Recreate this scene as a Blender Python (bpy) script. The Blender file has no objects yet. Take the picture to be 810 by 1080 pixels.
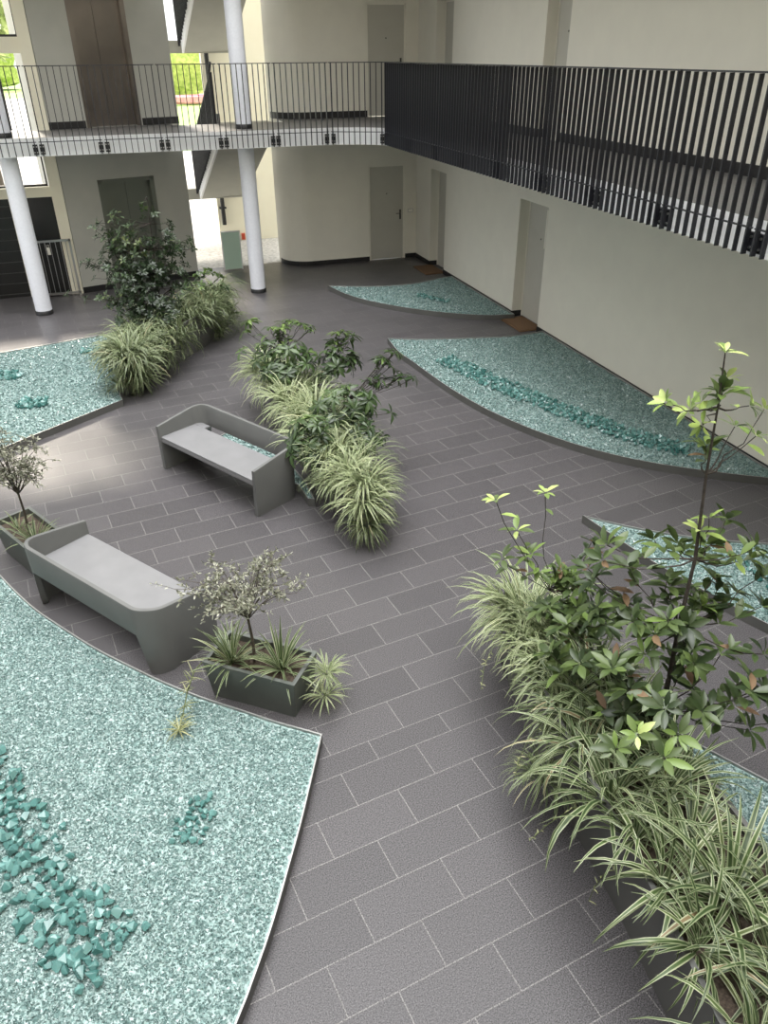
import bpy, bmesh, math, random
import numpy as np
from mathutils import Vector, Matrix

random.seed(7); np.random.seed(7)
S = bpy.context.scene
COL = S.collection
PI = math.pi

# ------------------------------------------------------------------ camera
EYE = Vector((0, 0, 4.375))
FOC, PITCH, ROLL, YAW = 805.03, 0.542489, -0.00833, 0.317318
_f = Vector((0, math.cos(PITCH), -math.sin(PITCH)))
_u = Vector((0, math.sin(PITCH), math.cos(PITCH)))
_x = Vector((1, 0, 0))
_R = Matrix.Rotation(-YAW, 3, 'Z')
CX = _R @ (_x * math.cos(ROLL) + _u * math.sin(ROLL))
CU = _R @ (_u * math.cos(ROLL) - _x * math.sin(ROLL))
CF = _R @ _f
cam_d = bpy.data.cameras.new('camera')
cam = bpy.data.objects.new('camera', cam_d); COL.objects.link(cam)
cam_d.sensor_fit = 'HORIZONTAL'; cam_d.sensor_width = 36.0
cam_d.lens = FOC / 810.0 * 36.0
cam_d.clip_start = 0.05; cam_d.clip_end = 500
M4 = Matrix((CX, CU, -CF)).transposed().to_4x4(); M4.translation = EYE
cam.matrix_world = M4
S.camera = cam

# ------------------------------------------------------------------ world and light
w = bpy.data.worlds.new('overcast_sky'); S.world = w; w.use_nodes = True
nt = w.node_tree; nt.nodes.clear()
out = nt.nodes.new('ShaderNodeOutputWorld'); bg = nt.nodes.new('ShaderNodeBackground')
tc = nt.nodes.new('ShaderNodeTexCoord'); sx = nt.nodes.new('ShaderNodeSeparateXYZ')
rp = nt.nodes.new('ShaderNodeValToRGB')
nt.links.new(tc.outputs['Generated'], sx.inputs[0]); nt.links.new(sx.outputs['Z'], rp.inputs[0])
rp.color_ramp.elements[0].position = 0.0; rp.color_ramp.elements[0].color = (0.92, 0.94, 0.93, 1)
rp.color_ramp.elements[1].position = 0.6; rp.color_ramp.elements[1].color = (1.0, 1.0, 1.0, 1)
nt.links.new(rp.outputs[0], bg.inputs[0]); nt.links.new(bg.outputs[0], out.inputs[0])
# overcast sky, much brighter overhead than at the horizon
pw = nt.nodes.new('ShaderNodeMath'); pw.operation = 'POWER'; pw.inputs[1].default_value = 7.0
mx0 = nt.nodes.new('ShaderNodeMath'); mx0.operation = 'MAXIMUM'; mx0.inputs[1].default_value = 0.0
ma = nt.nodes.new('ShaderNodeMath'); ma.operation = 'MULTIPLY_ADD'; ma.inputs[1].default_value = 9.0; ma.inputs[2].default_value = 1.35
nt.links.new(sx.outputs['Z'], mx0.inputs[0]); nt.links.new(mx0.outputs[0], pw.inputs[0]); nt.links.new(pw.outputs[0], ma.inputs[0]); nt.links.new(ma.outputs[0], bg.inputs[1])
sun_d = bpy.data.lights.new('sun', 'SUN'); sun_d.energy = 3.6; sun_d.angle = math.radians(9); sun_d.color = (1, 0.90, 0.76)
sun = bpy.data.objects.new('sun', sun_d); COL.objects.link(sun)
sun.rotation_euler = Vector((0.12, -1.0, -0.65)).to_track_quat('-Z', 'Y').to_euler()
S.view_settings.view_transform = 'Standard'; S.view_settings.look = 'None'
S.view_settings.gamma = 1.0; S.view_settings.use_curve_mapping = False
S.view_settings.exposure = 0.34

# ------------------------------------------------------------------ helpers
def ray(px, py): return CF * FOC + CX * (px - 405) - CU * (py - 540)
def atz(px, py, z): d = ray(px, py); return EYE + d * ((z - EYE.z) / d.z)
def aty(px, py, y): d = ray(px, py); return EYE + d * (y / d.y)

class MB:
    """collects geometry for ONE mesh object"""
    def __init__(self): self.v = []; self.f = []; self.uv = []; self.m = []; self.smooth = []
    def add(self, vs, fs, uvs=None, mi=0, smooth=False):
        o = len(self.v); self.v += [tuple(p) for p in vs]
        for k, f in enumerate(fs):
            self.f.append(tuple(i + o for i in f)); self.m.append(mi); self.smooth.append(smooth)
            self.uv.append([uvs[i] for i in f] if uvs else [(0, 0)] * len(f))
        return self
    def box(self, a, b, mi=0, mat=None):
        x0, y0, z0 = a; x1, y1, z1 = b
        vs = [Vector(p) for p in ((x0,y0,z0),(x1,y0,z0),(x1,y1,z0),(x0,y1,z0),(x0,y0,z1),(x1,y0,z1),(x1,y1,z1),(x0,y1,z1))]
        if mat: vs = [mat @ p for p in vs]
        return self.add(vs, [(0,3,2,1),(4,5,6,7),(0,1,5,4),(1,2,6,5),(2,3,7,6),(3,0,4,7)], mi=mi)
    def prism(self, poly, z0, z1, mi=0, mtop=None, mbot=None, inset=None, smooth=False):
        """poly: ccw list of xy; inset: other polygon for the bottom"""
        n = len(poly); pb = inset or poly
        vs = [(p[0], p[1], z0) for p in pb] + [(p[0], p[1], z1) for p in poly]
        self.add(vs, [(i, (i+1) % n, n + (i+1) % n, n + i) for i in range(n)], mi=mi, smooth=smooth)
        self.add(vs, [tuple(range(n, 2*n))], mi=mi if mtop is None else mtop)
        self.add(vs, [tuple(range(n-1, -1, -1))], mi=mi if mbot is None else mbot)
        return self
    def tube(self, pts, rads, n=6, mi=0, cap=True):
        pts = [Vector(p) for p in pts]; k = len(pts)
        vs = []; ref = Vector((0.31, 0.17, 0.94))
        for i, p in enumerate(pts):
            t = (pts[min(i+1, k-1)] - pts[max(i-1, 0)]).normalized()
            a = t.cross(ref)
            if a.length < 0.05: a = t.cross(Vector((1, 0, 0)))
            a.normalize(); b = t.cross(a)
            r = rads[i] if hasattr(rads, '__len__') else rads
            for j in range(n):
                q = 2*PI*j/n; vs.append(p + (a*math.cos(q) + b*math.sin(q))*r)
        fs = [(i*n+j, i*n+(j+1) % n, (i+1)*n+(j+1) % n, (i+1)*n+j) for i in range(k-1) for j in range(n)]
        self.add(vs, fs, mi=mi, smooth=True)
        if cap: self.add(vs, [tuple(range(n-1, -1, -1)), tuple(range((k-1)*n, k*n))], mi=mi)
        return self
    def lathe(self, prof, c=(0, 0, 0), n=24, mi=0):
        vs = [(c[0]+r*math.cos(2*PI*j/n), c[1]+r*math.sin(2*PI*j/n), c[2]+z) for r, z in prof for j in range(n)]
        k = len(prof)
        self.add(vs, [(i*n+j, i*n+(j+1) % n, (i+1)*n+(j+1) % n, (i+1)*n+j) for i in range(k-1) for j in range(n)], mi=mi, smooth=True)
        self.add(vs, [tuple(range(n-1, -1, -1)), tuple(range((k-1)*n, k*n))], mi=mi)
        return self
    def leaf(self, p, d, up, L, W, tone, droop=0.15, fold=0.25, mi=0):
        """lens shaped leaf with a folded midrib"""
        p = Vector(p); d = Vector(d).normalized(); s = d.cross(up)
        if s.length < 1e-3: s = d.cross(Vector((1, 0.2, 0)))
        s.normalize(); nrm = s.cross(d).normalized()
        vs = []; uvs = []
        for t, wd in ((0.0, 0.08), (0.28, 0.8), (0.6, 0.95), (0.85, 0.5)):
            c = p + d*(L*t) - nrm*(droop*L*t*t)
            h = W*0.5*wd
            vs += [c - s*h + nrm*(fold*h), c, c + s*h + nrm*(fold*h)]; uvs += [(0, tone), (0.5, tone), (1, tone)]
        vs.append(p + d*L - nrm*(droop*L)); uvs.append((0.5, tone))
        fs = []
        for i in range(3):
            a = i*3; fs += [(a, a+1, a+4, a+3), (a+1, a+2, a+5, a+4)]
        fs += [(9, 10, 12), (10, 11, 12)]
        return self.add(vs, fs, uvs, mi, True)
    def blade(self, p, az, el, L, W, bend, tone, seg=6, twist=0.0, mi=0):
        """arching strap leaf: elevation falls along its length"""
        p = Vector(p); vs = []; uvs = []
        e = el; st = L/seg
        for i in range(seg+1):
            t = i/seg
            d = Vector((math.cos(az)*math.cos(e), math.sin(az)*math.cos(e), math.sin(e)))
            s = Vector((-math.sin(az), math.cos(az), 0)); nrm = d.cross(s)
            s = s*math.cos(twist*t) + nrm*math.sin(twist*t)
            wd = W*0.5*(0.55 + 0.45*math.sin(min(1, t*2.2)*PI/2))*(1 - max(0, t-0.45)/0.56)**0.8
            up = s.cross(d)
            vs += [p - s*wd, p - up*0.0 + up*(-0.22*wd), p + s*wd]; uvs += [(0, tone), (0.5, tone), (1, tone)]
            p = p + d*st; e -= bend/seg*(0.5+t)
        fs = []
        for i in range(seg):
            a = i*3; fs += [(a, a+1, a+4, a+3), (a+1, a+2, a+5, a+4)]
        return self.add(vs, fs, uvs, mi, True)
    def build(self, name, mats, parent=None, loc=None, bevel=0, smooth_angle=None):
        me = bpy.data.meshes.new(name); me.from_pydata(self.v, [], self.f)
        if not isinstance(mats, (list, tuple)): mats = [mats]
        for m in mats: me.materials.append(m)
        me.polygons.foreach_set('material_index', self.m)
        me.polygons.foreach_set('use_smooth', self.smooth)
        uvl = me.uv_layers.new(name='UVMap')
        uvl.data.foreach_set('uv', [c for f in self.uv for q in f for c in q])
        me.update()
        o = bpy.data.objects.new(name, me); COL.objects.link(o)
        if parent: o.parent = parent
        if loc is not None: o.location = loc
        if bevel:
            md = o.modifiers.new('bevel', 'BEVEL'); md.width = bevel; md.segments = 2; md.limit_method = 'ANGLE'
        return o

def tag(o, label=None, cat=None, group=None, kind=None):
    if label: o['label'] = label
    if cat: o['category'] = cat
    if group: o['group'] = group
    if kind: o['kind'] = kind
    return o
def struct(o): o['kind'] = 'structure'; return o
def empty(name, loc=(0, 0, 0), rz=0):
    o = bpy.data.objects.new(name, None); COL.objects.link(o)
    o.location = loc; o.rotation_euler = (0, 0, rz); o.empty_display_size = 0.1
    return o
def copy_tree(o, parent=None):
    c = o.copy(); COL.objects.link(c)
    if parent: c.parent = parent
    for ch in list(o.children): copy_tree(ch, c)
    return c
ORD = ['first','second','third','fourth','fifth','sixth','seventh','eighth','ninth','tenth','eleventh','twelfth','thirteenth','fourteenth']

# ------------------------------------------------------------------ materials
def mat(name, col, rough=0.5, metal=0.0, spec=0.5, **k):
    m = bpy.data.materials.new(name); m.use_nodes = True
    b = m.node_tree.nodes['Principled BSDF']
    b.inputs['Base Color'].default_value = (*col, 1); b.inputs['Roughness'].default_value = rough
    b.inputs['Metallic'].default_value = metal; b.inputs['Specular IOR Level'].default_value = spec
    for kk, v in k.items(): b.inputs[kk].default_value = v
    return m
def N(m, t, **k):
    n = m.node_tree.nodes.new(t)
    for kk, v in k.items(): setattr(n, kk, v)
    return n
def L(m, a, b): m.node_tree.links.new(a, b)
def bsdf(m): return m.node_tree.nodes['Principled BSDF']
def noisy(name, c1, c2, scale, rough=0.5, bump=0.0, metal=0.0, detail=3, spec=0.5):
    m = mat(name, c1, rough, metal, spec)
    t = N(m, 'ShaderNodeTexCoord'); n = N(m, 'ShaderNodeTexNoise'); r = N(m, 'ShaderNodeValToRGB')
    n.inputs['Scale'].default_value = scale; n.inputs['Detail'].default_value = detail
    L(m, t.outputs['Object'], n.inputs['Vector']); L(m, n.outputs['Fac'], r.inputs[0])
    r.color_ramp.elements[0].position = 0.3; r.color_ramp.elements[0].color = (*c1, 1)
    r.color_ramp.elements[1].position = 0.7; r.color_ramp.elements[1].color = (*c2, 1)
    L(m, r.outputs[0], bsdf(m).inputs['Base Color'])
    if bump:
        bp = N(m, 'ShaderNodeBump'); bp.inputs['Strength'].default_value = bump; bp.inputs['Distance'].default_value = 0.01
        L(m, n.outputs['Fac'], bp.inputs['Height']); L(m, bp.outputs[0], bsdf(m).inputs['Normal'])
    return m

M = {}
M['wall'] = noisy('wall_paint', (0.72, 0.70, 0.625), (0.75, 0.73, 0.65), 3, 0.7, 0.03)
M['block'] = noisy('shaft_paint', (0.42, 0.42, 0.385), (0.45, 0.45, 0.41), 3, 0.7, 0.03)
M['cream'] = noisy('cream_paint', (0.78, 0.74, 0.60), (0.80, 0.77, 0.63), 3, 0.7)
M['white'] = noisy('fascia_white', (0.80, 0.81, 0.82), (0.83, 0.84, 0.85), 5, 0.5)
M['stair'] = noisy('stair_concrete', (0.36, 0.355, 0.31), (0.39, 0.385, 0.34), 3, 0.7)
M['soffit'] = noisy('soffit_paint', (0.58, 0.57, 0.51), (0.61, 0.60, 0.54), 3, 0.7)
M['door'] = noisy('door_paint', (0.47, 0.46, 0.41), (0.49, 0.48, 0.43), 4, 0.55)
M['column'] = noisy('column_paint', (0.74, 0.76, 0.82), (0.80, 0.82, 0.88), 30, 0.5, 0.05)
M['black'] = mat('black_skirting', (0.012, 0.012, 0.013), 0.45)
M['rail'] = mat('black_steel', (0.012, 0.013, 0.018), 0.4, 0.0)
M['steel'] = mat('brushed_steel', (0.5, 0.5, 0.5), 0.3, 1.0)
M['handle'] = mat('dark_metal', (0.06, 0.06, 0.06), 0.35, 0.6)
M['edge'] = mat('galvanised_edge', (0.32, 0.32, 0.31), 0.4, 0.6)
M['bronze'] = noisy('bronze_steel', (0.15, 0.13, 0.115), (0.24, 0.21, 0.185), 1.2, 0.28, 0, 0.7)
M['liftgrey'] = noisy('grey_lift_steel', (0.16, 0.17, 0.145), (0.20, 0.21, 0.18), 1.2, 0.3, 0, 0.5)
M['dark'] = mat('dark_panel', (0.012, 0.012, 0.012), 0.3)
M['planter'] = noisy('planter_grp', (0.085, 0.085, 0.08), (0.105, 0.105, 0.10), 2.5, 0.5)
M['greyplanter'] = noisy('grey_green_planter', (0.085, 0.095, 0.085), (0.11, 0.12, 0.108), 4, 0.45)
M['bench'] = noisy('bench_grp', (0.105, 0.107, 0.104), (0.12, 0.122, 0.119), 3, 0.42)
M['soil'] = noisy('soil', (0.035, 0.024, 0.016), (0.10, 0.075, 0.055), 60, 0.9, 0.6)
M['bark'] = noisy('bark', (0.05, 0.04, 0.03), (0.11, 0.09, 0.07), 40, 0.8, 0.4)
M['darkbark'] = noisy('dark_bark', (0.018, 0.014, 0.011), (0.045, 0.036, 0.028), 40, 0.8, 0.4)
M['coir'] = noisy('coir', (0.10, 0.055, 0.025), (0.16, 0.09, 0.045), 80, 0.95, 0.5)
M['paving'] = noisy('outside_paving', (0.30, 0.29, 0.27), (0.58, 0.565, 0.53), 14, 0.8)
M['lawn'] = noisy('lawn', (0.20, 0.34, 0.09), (0.34, 0.46, 0.13), 3, 0.9)
M['greenglass'] = mat('green_glass_panel', (0.56, 0.74, 0.62), 0.15)
M['red'] = mat('red_box', (0.5, 0.07, 0.03), 0.4)
M['pink'] = noisy('pink_bloom', (0.75, 0.28, 0.34), (0.85, 0.45, 0.48), 2, 0.9)
M['hedge'] = noisy('hedge_leaf', (0.22, 0.30, 0.06), (0.50, 0.55, 0.16), 3, 0.9)
M['carpaint'] = mat('car_paint', (0.62, 0.66, 0.70), 0.2, 0.3)
M['glassdark'] = mat('dark_glass', (0.03, 0.035, 0.04), 0.05)
M['tyre'] = mat('tyre', (0.02, 0.02, 0.02), 0.8)
M['tag_glint_white'] = mat('white_tag_and_glint', (0.8, 0.78, 0.7), 0.5)  # white of the tags, also of the painted glint and lit patch

def leafmat(name, stops, rib=None, stripe=None, rough=0.4, trans=0.25, brown=False):
    """tone (uv.y) picks the colour of a leaf; uv.x runs across it"""
    m = bpy.data.materials.new(name); m.use_nodes = True
    b = bsdf(m); b.inputs['Roughness'].default_value = rough; b.inputs['Specular IOR Level'].default_value = 0.45
    uv = N(m, 'ShaderNodeUVMap'); sp = N(m, 'ShaderNodeSeparateXYZ'); r = N(m, 'ShaderNodeValToRGB')
    L(m, uv.outputs[0], sp.inputs[0]); L(m, sp.outputs['Y'], r.inputs[0])
    el = r.color_ramp.elements
    while len(el) < len(stops): el.new(0.5)
    for e, (p, c) in zip(el, stops): e.position = p; e.color = (*c, 1)
    col = r.outputs[0]
    if stripe:
        rs = N(m, 'ShaderNodeValToRGB'); L(m, sp.outputs['X'], rs.inputs[0])
        e = rs.color_ramp.elements
        for _ in range(len(stripe)-2): e.new(0.5)
        for ee, (p, v) in zip(e, stripe): ee.position = p; ee.color = (v, v, v, 1)
        r2 = N(m, 'ShaderNodeValToRGB'); L(m, sp.outputs['Y'], r2.inputs[0])
        r2.color_ramp.elements[0].color = (*rib[0], 1); r2.color_ramp.elements[1].color = (*rib[1], 1)
        mx = N(m, 'ShaderNodeMix', data_type='RGBA')
        L(m, rs.outputs[0], mx.inputs[0]); L(m, col, mx.inputs[6]); L(m, r2.outputs[0], mx.inputs[7]); col = mx.outputs[2]
    L(m, col, b.inputs['Base Color'])
    tr = N(m, 'ShaderNodeBsdfTranslucent'); L(m, col, tr.inputs[0])
    mix = N(m, 'ShaderNodeMixShader'); mix.inputs[0].default_value = trans
    L(m, b.outputs[0], mix.inputs[1]); L(m, tr.outputs[0], mix.inputs[2])
    L(m, mix.outputs[0], m.node_tree.nodes['Material Output'].inputs[0])
    return m
M['grass'] = leafmat('striped_grass', [(0, (0.030, 0.055, 0.018)), (0.8, (0.075, 0.12, 0.036)), (0.95, (0.16, 0.17, 0.06)), (1, (0.22, 0.16, 0.08))],
    rib=((0.20, 0.24, 0.12), (0.46, 0.49, 0.32)), stripe=[(0, 1), (0.17, 1), (0.27, 0), (0.73, 0), (0.83, 1), (1, 1)], rough=0.45)
M['palegrass'] = leafmat('pale_striped_grass', [(0, (0.045, 0.08, 0.027)), (0.8, (0.10, 0.15, 0.05)), (1, (0.24, 0.21, 0.10))],
    rib=((0.27, 0.32, 0.16), (0.54, 0.57, 0.36)), stripe=[(0, 1), (0.24, 1), (0.36, 0), (0.64, 0), (0.76, 1), (1, 1)], rough=0.45)
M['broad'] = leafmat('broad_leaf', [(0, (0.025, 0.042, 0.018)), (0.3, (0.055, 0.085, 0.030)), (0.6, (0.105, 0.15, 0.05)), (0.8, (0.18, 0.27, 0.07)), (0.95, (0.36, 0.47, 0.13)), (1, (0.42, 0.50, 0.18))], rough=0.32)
M['brown'] = leafmat('withered_leaf', [(0, (0.09, 0.052, 0.028)), (1, (0.30, 0.20, 0.11))], rough=0.7)
M['palm'] = leafmat('dark_fingered_leaf', [(0, (0.028, 0.05, 0.02)), (0.6, (0.065, 0.11, 0.035)), (1, (0.17, 0.25, 0.07))], rough=0.35)
M['small'] = leafmat('small_dark_leaf', [(0, (0.018, 0.033, 0.015)), (0.7, (0.045, 0.075, 0.028)), (1, (0.17, 0.21, 0.08))], rough=0.35)
M['olive'] = leafmat('olive_leaf', [(0, (0.07, 0.075, 0.045)), (0.5, (0.18, 0.19, 0.13)), (1, (0.40, 0.40, 0.32))], rough=0.5)
M['lime'] = leafmat('lime_leaf', [(0, (0.20, 0.30, 0.08)), (1, (0.60, 0.70, 0.30))])
M['wisp'] = leafmat('runner_leaf', [(0, (0.11, 0.14, 0.05)), (1, (0.40, 0.40, 0.21))], rough=0.5)

# granite floor tiles
def floor_material():
    m = mat('granite_tiles', (0.1, 0.1, 0.1), 0.42, 0, 0.5)
    uv = N(m, 'ShaderNodeUVMap'); br = N(m, 'ShaderNodeTexBrick'); tc = N(m, 'ShaderNodeTexCoord')
    br.offset = 0.5; br.offset_frequency = 2; br.squash = 1
    for k, v in (('Scale', 1.0), ('Mortar Size', 0.0042), ('Mortar Smooth', 0.3), ('Bias', 0.0), ('Brick Width', 0.6), ('Row Height', 0.3)):
        br.inputs[k].default_value = v
    br.inputs['Color1'].default_value = (0.058, 0.055, 0.0575, 1); br.inputs['Color2'].default_value = (0.071, 0.067, 0.070, 1)
    br.inputs['Mortar'].default_value = (0.155, 0.15, 0.146, 1)
    L(m, uv.outputs[0], br.inputs['Vector'])
    n = N(m, 'ShaderNodeTexNoise'); n.inputs['Scale'].default_value = 130; n.inputs['Detail'].default_value = 4
    L(m, tc.outputs['Object'], n.inputs['Vector'])
    r = N(m, 'ShaderNodeValToRGB'); L(m, n.outputs['Fac'], r.inputs[0])
    r.color_ramp.elements[0].position = 0.34; r.color_ramp.elements[0].color = (0.35, 0.35, 0.35, 1)
    r.color_ramp.elements[1].position = 0.66; r.color_ramp.elements[1].color = (1.75, 1.75, 1.75, 1)
    mx = N(m, 'ShaderNodeMix', data_type='RGBA', blend_type='MULTIPLY'); mx.inputs[0].default_value = 1
    L(m, br.outputs['Color'], mx.inputs[6]); L(m, r.outputs[0], mx.inputs[7])
    L(m, mx.outputs[2], bsdf(m).inputs['Base Color'])
    n2 = N(m, 'ShaderNodeTexNoise'); n2.inputs['Scale'].default_value = 1.3; n2.inputs['Detail'].default_value = 4
    L(m, tc.outputs['Object'], n2.inputs['Vector'])
    mr = N(m, 'ShaderNodeMapRange'); mr.inputs[3].default_value = 0.26; mr.inputs[4].default_value = 0.40
    L(m, n2.outputs['Fac'], mr.inputs[0]); L(m, mr.outputs[0], bsdf(m).inputs['Roughness'])
    bp = N(m, 'ShaderNodeBump'); bp.inputs['Strength'].default_value = 0.25; bp.inputs['Distance'].default_value = 0.003; bp.invert = True
    sm = N(m, 'ShaderNodeMapRange'); sm.inputs[3].default_value = 0.26; sm.inputs[4].default_value = 0.1
    L(m, br.outputs['Fac'], sm.inputs[0]); L(m, sm.outputs[0], bsdf(m).inputs['Specular IOR Level'])
    L(m, br.outputs['Fac'], bp.inputs['Height']); L(m, bp.outputs[0], bsdf(m).inputs['Normal'])
    return m
M['floor'] = floor_material()

def glassbits(name, dark, mid, light, scale, tilt=1.3, rough=0.12):
    """crushed glass: every cell has its own tone and its own tilt"""
    m = mat(name, mid, rough, 0, 0.6)
    tc = N(m, 'ShaderNodeTexCoord'); v = N(m, 'ShaderNodeTexVoronoi'); v.inputs['Scale'].default_value = scale
    L(m, tc.outputs['Object'], v.inputs['Vector'])
    sp = N(m, 'ShaderNodeSeparateXYZ'); L(m, v.outputs['Color'], sp.inputs[0])
    r = N(m, 'ShaderNodeValToRGB'); L(m, sp.outputs['X'], r.inputs[0])
    el = r.color_ramp.elements; el.new(0.5)
    for e, (p, c) in zip(el, ((0.0, dark), (0.45, mid), (1.0, light))): e.position = p; e.color = (*c, 1)
    L(m, r.outputs[0], bsdf(m).inputs['Base Color'])
    sub = N(m, 'ShaderNodeVectorMath', operation='SUBTRACT'); sub.inputs[1].default_value = (0.5, 0.5, 0.5)
    L(m, v.outputs['Color'], sub.inputs[0])
    sc = N(m, 'ShaderNodeVectorMath', operation='MULTIPLY'); sc.inputs[1].default_value = (tilt, tilt, 0)
    L(m, sub.outputs[0], sc.inputs[0])
    ge = N(m, 'ShaderNodeNewGeometry'); ad = N(m, 'ShaderNodeVectorMath', operation='ADD')
    L(m, sc.outputs[0], ad.inputs[0]); L(m, ge.outputs['Normal'], ad.inputs[1])
    no = N(m, 'ShaderNodeVectorMath', operation='NORMALIZE'); L(m, ad.outputs[0], no.inputs[0])
    L(m, no.outputs[0], bsdf(m).inputs['Normal'])
    return m
M['gravel'] = glassbits('crushed_glass', (0.10, 0.165, 0.155), (0.19, 0.285, 0.27), (0.34, 0.45, 0.43), 55)
def shardmat():
    m = mat('glass_shards', (0.5, 0.7, 0.66), 0.12, 0, 0.7)
    uv = N(m, 'ShaderNodeUVMap'); sp = N(m, 'ShaderNodeSeparateXYZ'); r = N(m, 'ShaderNodeValToRGB')
    L(m, uv.outputs[0], sp.inputs[0]); L(m, sp.outputs['Y'], r.inputs[0])
    el = r.color_ramp.elements; el.new(0.5)
    for e, (p, c) in zip(el, ((0.0, (0.09, 0.148, 0.14)), (0.5, (0.165, 0.25, 0.24)), (1.0, (0.30, 0.40, 0.385)))): e.position = p; e.color = (*c, 1)
    L(m, r.outputs[0], bsdf(m).inputs['Base Color'])
    return m
M['shards'] = shardmat()
M['chunk'] = mat('teal_glass_lump', (0.16, 0.46, 0.42), 0.12, 0, 0.5)
bsdf(M['chunk']).inputs['Transmission Weight'].default_value = 0.45
bsdf(M['chunk']).inputs['IOR'].default_value = 1.5
_oi = N(M['chunk'], 'ShaderNodeNewGeometry'); _r = N(M['chunk'], 'ShaderNodeValToRGB'); L(M['chunk'], _oi.outputs['Random Per Island'], _r.inputs[0])
_r.color_ramp.elements[0].color = (0.04, 0.16, 0.145, 1); _r.color_ramp.elements[1].color = (0.22, 0.44, 0.41, 1)
L(M['chunk'], _r.outputs[0], bsdf(M['chunk']).inputs['Base Color'])

# ------------------------------------------------------------------ floor and ground
TH = YAW + 1.11712
RU = Vector((math.sin(TH), math.cos(TH))); RV = Vector((math.cos(TH), -math.sin(TH)))
def floor_mesh():
    b = MB()
    def uvp(v):
        if v <= -3.625: return (v+3.625)*0.3/0.302
        if v <= -3.44: return (v+3.625)*0.3/0.185
        return 0.3 + (v+3.44)*1.2/1.185
    cuts = [-20.5, -3.625, -3.44, 4.0]
    # clip the hall rectangle by bands in v
    rect = [(-7.5, -3), (7.25, -3), (7.25, 18.9), (-7.5, 18.9)]
    def clip(poly, side, val):
        o = []
        for i in range(len(poly)):
            p, q = Vector(poly[i]), Vector(poly[(i+1) % len(poly)])
            a, c = side*(p.dot(RV)-val), side*(q.dot(RV)-val)
            if a >= 0: o.append(p)
            if a*c < 0: o.append(p + (q-p)*(a/(a-c)))
        return o
    for k in range(3):
        pl = clip(clip(rect, 1, cuts[k]), -1, cuts[k+1])
        eps = 1e-5 if k else -1e-5
        b.add([(p.x, p.y, 0) for p in pl], [tuple(range(len(pl)))],
              [(p.dot(RU)-0.12, uvp(min(max(p.dot(RV), cuts[k]+1e-6), cuts[k+1]-1e-6) if k else p.dot(RV))) for p in pl])
    return b
struct(floor_mesh().build('floor', M['floor']))
g = MB(); g.box((-60, 18.9, -0.12), (60, 45, -0.02)); g.box((-60, 11, -0.12), (-7.5, 18.9, -0.02))
struct(g.build('floor_outside', M['paving']))
g = MB(); g.box((-150, 45, -0.14), (150, 240, -0.03)); struct(g.build('floor_lawn', M['lawn']))

# ------------------------------------------------------------------ walls
ZT = 13.0
ZB = 16.0      # unseen extra height at the rear, added to keep the sun off the hall
def wall_right():
    b = MB(); x0, x1 = 6.9, 7.25
    # ground storey openings door_2 (16.50-17.40) and door_3 (12.02-13.04), upper ones 16.40-17.30 and 11.92-12.65
    for (a, c) in ((-3, 12.02), (13.04, 16.50), (17.40, 18.6)): b.box((x0, a, 0), (x1, c, 2.12))
    b.box((x0, -3, 2.12), (x1, 18.6, 3.13))
    for (a, c) in ((-3, 11.92), (12.65, 16.40), (17.30, 18.6)): b.box((x0, a, 3.13), (x1, c, 5.26))
    b.box((x0, -3, 5.26), (x1, 18.6, ZT))
    return b
struct(wall_right().build('wall_right', M['wall']))
def wall_back():
    b = MB()
    R = 0.62
    arc = [(3.65+R - R*math.sin(a), 18.32+R - R*math.cos(a)) for a in np.linspace(0, PI/2, 14)]   # from front face round to the left end
    left = [(5.72, 18.32), (5.72, 18.6)] + [(3.65, 18.6+0.6)] + arc[::-1]
    # rounded end: polygon ccw seen from above
    poly = arc[::-1] + [(5.72, 18.32), (5.72, 19.2), (3.65, 19.2)]
    for z0, z1 in ((0, 2.12), (3.13, 5.26)):
        b.prism(poly, z0, z1, smooth=False)
        b.box((6.60, 18.32, z0), (6.9, 18.7, z1))
    poly2 = arc[::-1] + [(6.9, 18.32), (6.9, 19.2), (3.65, 19.2)]
    b.prism(poly2, 2.12, 3.13); b.prism(poly2, 5.26, ZB)
    return b, arc
wb, ARC = wall_back()
struct(wb.build('wall_back', M['wall']))
b = MB(); b.box((-7.8, -3, 0), (-7.5, 11, ZT)); struct(b.build('wall_left_light_block', mat('dark_light_block', (0.16, 0.16, 0.15), 0.4)))  # unseen wall, added and darkened to cut light from the left
b = MB(); b.box((-7.8, -3.3, 0), (7.25, -3, ZT)); struct(b.build('wall_front', M['wall']))
# the bright wall closing the stairwell
b = MB(); b.box((2.60, 21.9, -0.02), (5.5, 22.2, ZB)); b.box((1.2, 18.3, 8.6), (3.9, 18.7, ZB)); struct(b.build('wall_stairwell_and_sun_block', M['cream']))  # upper box is unseen, added to block sun above the stairs

# lift shaft, turned a little against the hall
BA = Vector((-0.93, 17.61)); BB = Vector((1.57, 18.25)); bd = (BB-BA).normalized()
BM = Matrix(((bd.x, -bd.y, 0, BA.x), (bd.y, bd.x, 0, BA.y), (0, 0, 1, 0), (0, 0, 0, 1)))
b = MB()
for (s0, s1, z0, z1) in ((0, 0.70, 0, 3.13), (1.87, 2.58, 0, 3.13), (0.70, 1.87, 2.18, 3.13), (0, 0.71, 3.13, 5.35), (1.80, 2.58, 3.13, 5.35), (0, 2.58, 5.35, ZB)):
    b.box((s0, 0, z0), (s1, 0.22, z1), mat=BM)
b.box((0, 0.22, 0), (2.58, 2.0, ZB), mat=BM)
struct(b.build('wall_lift_shaft', M['block']))
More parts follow.
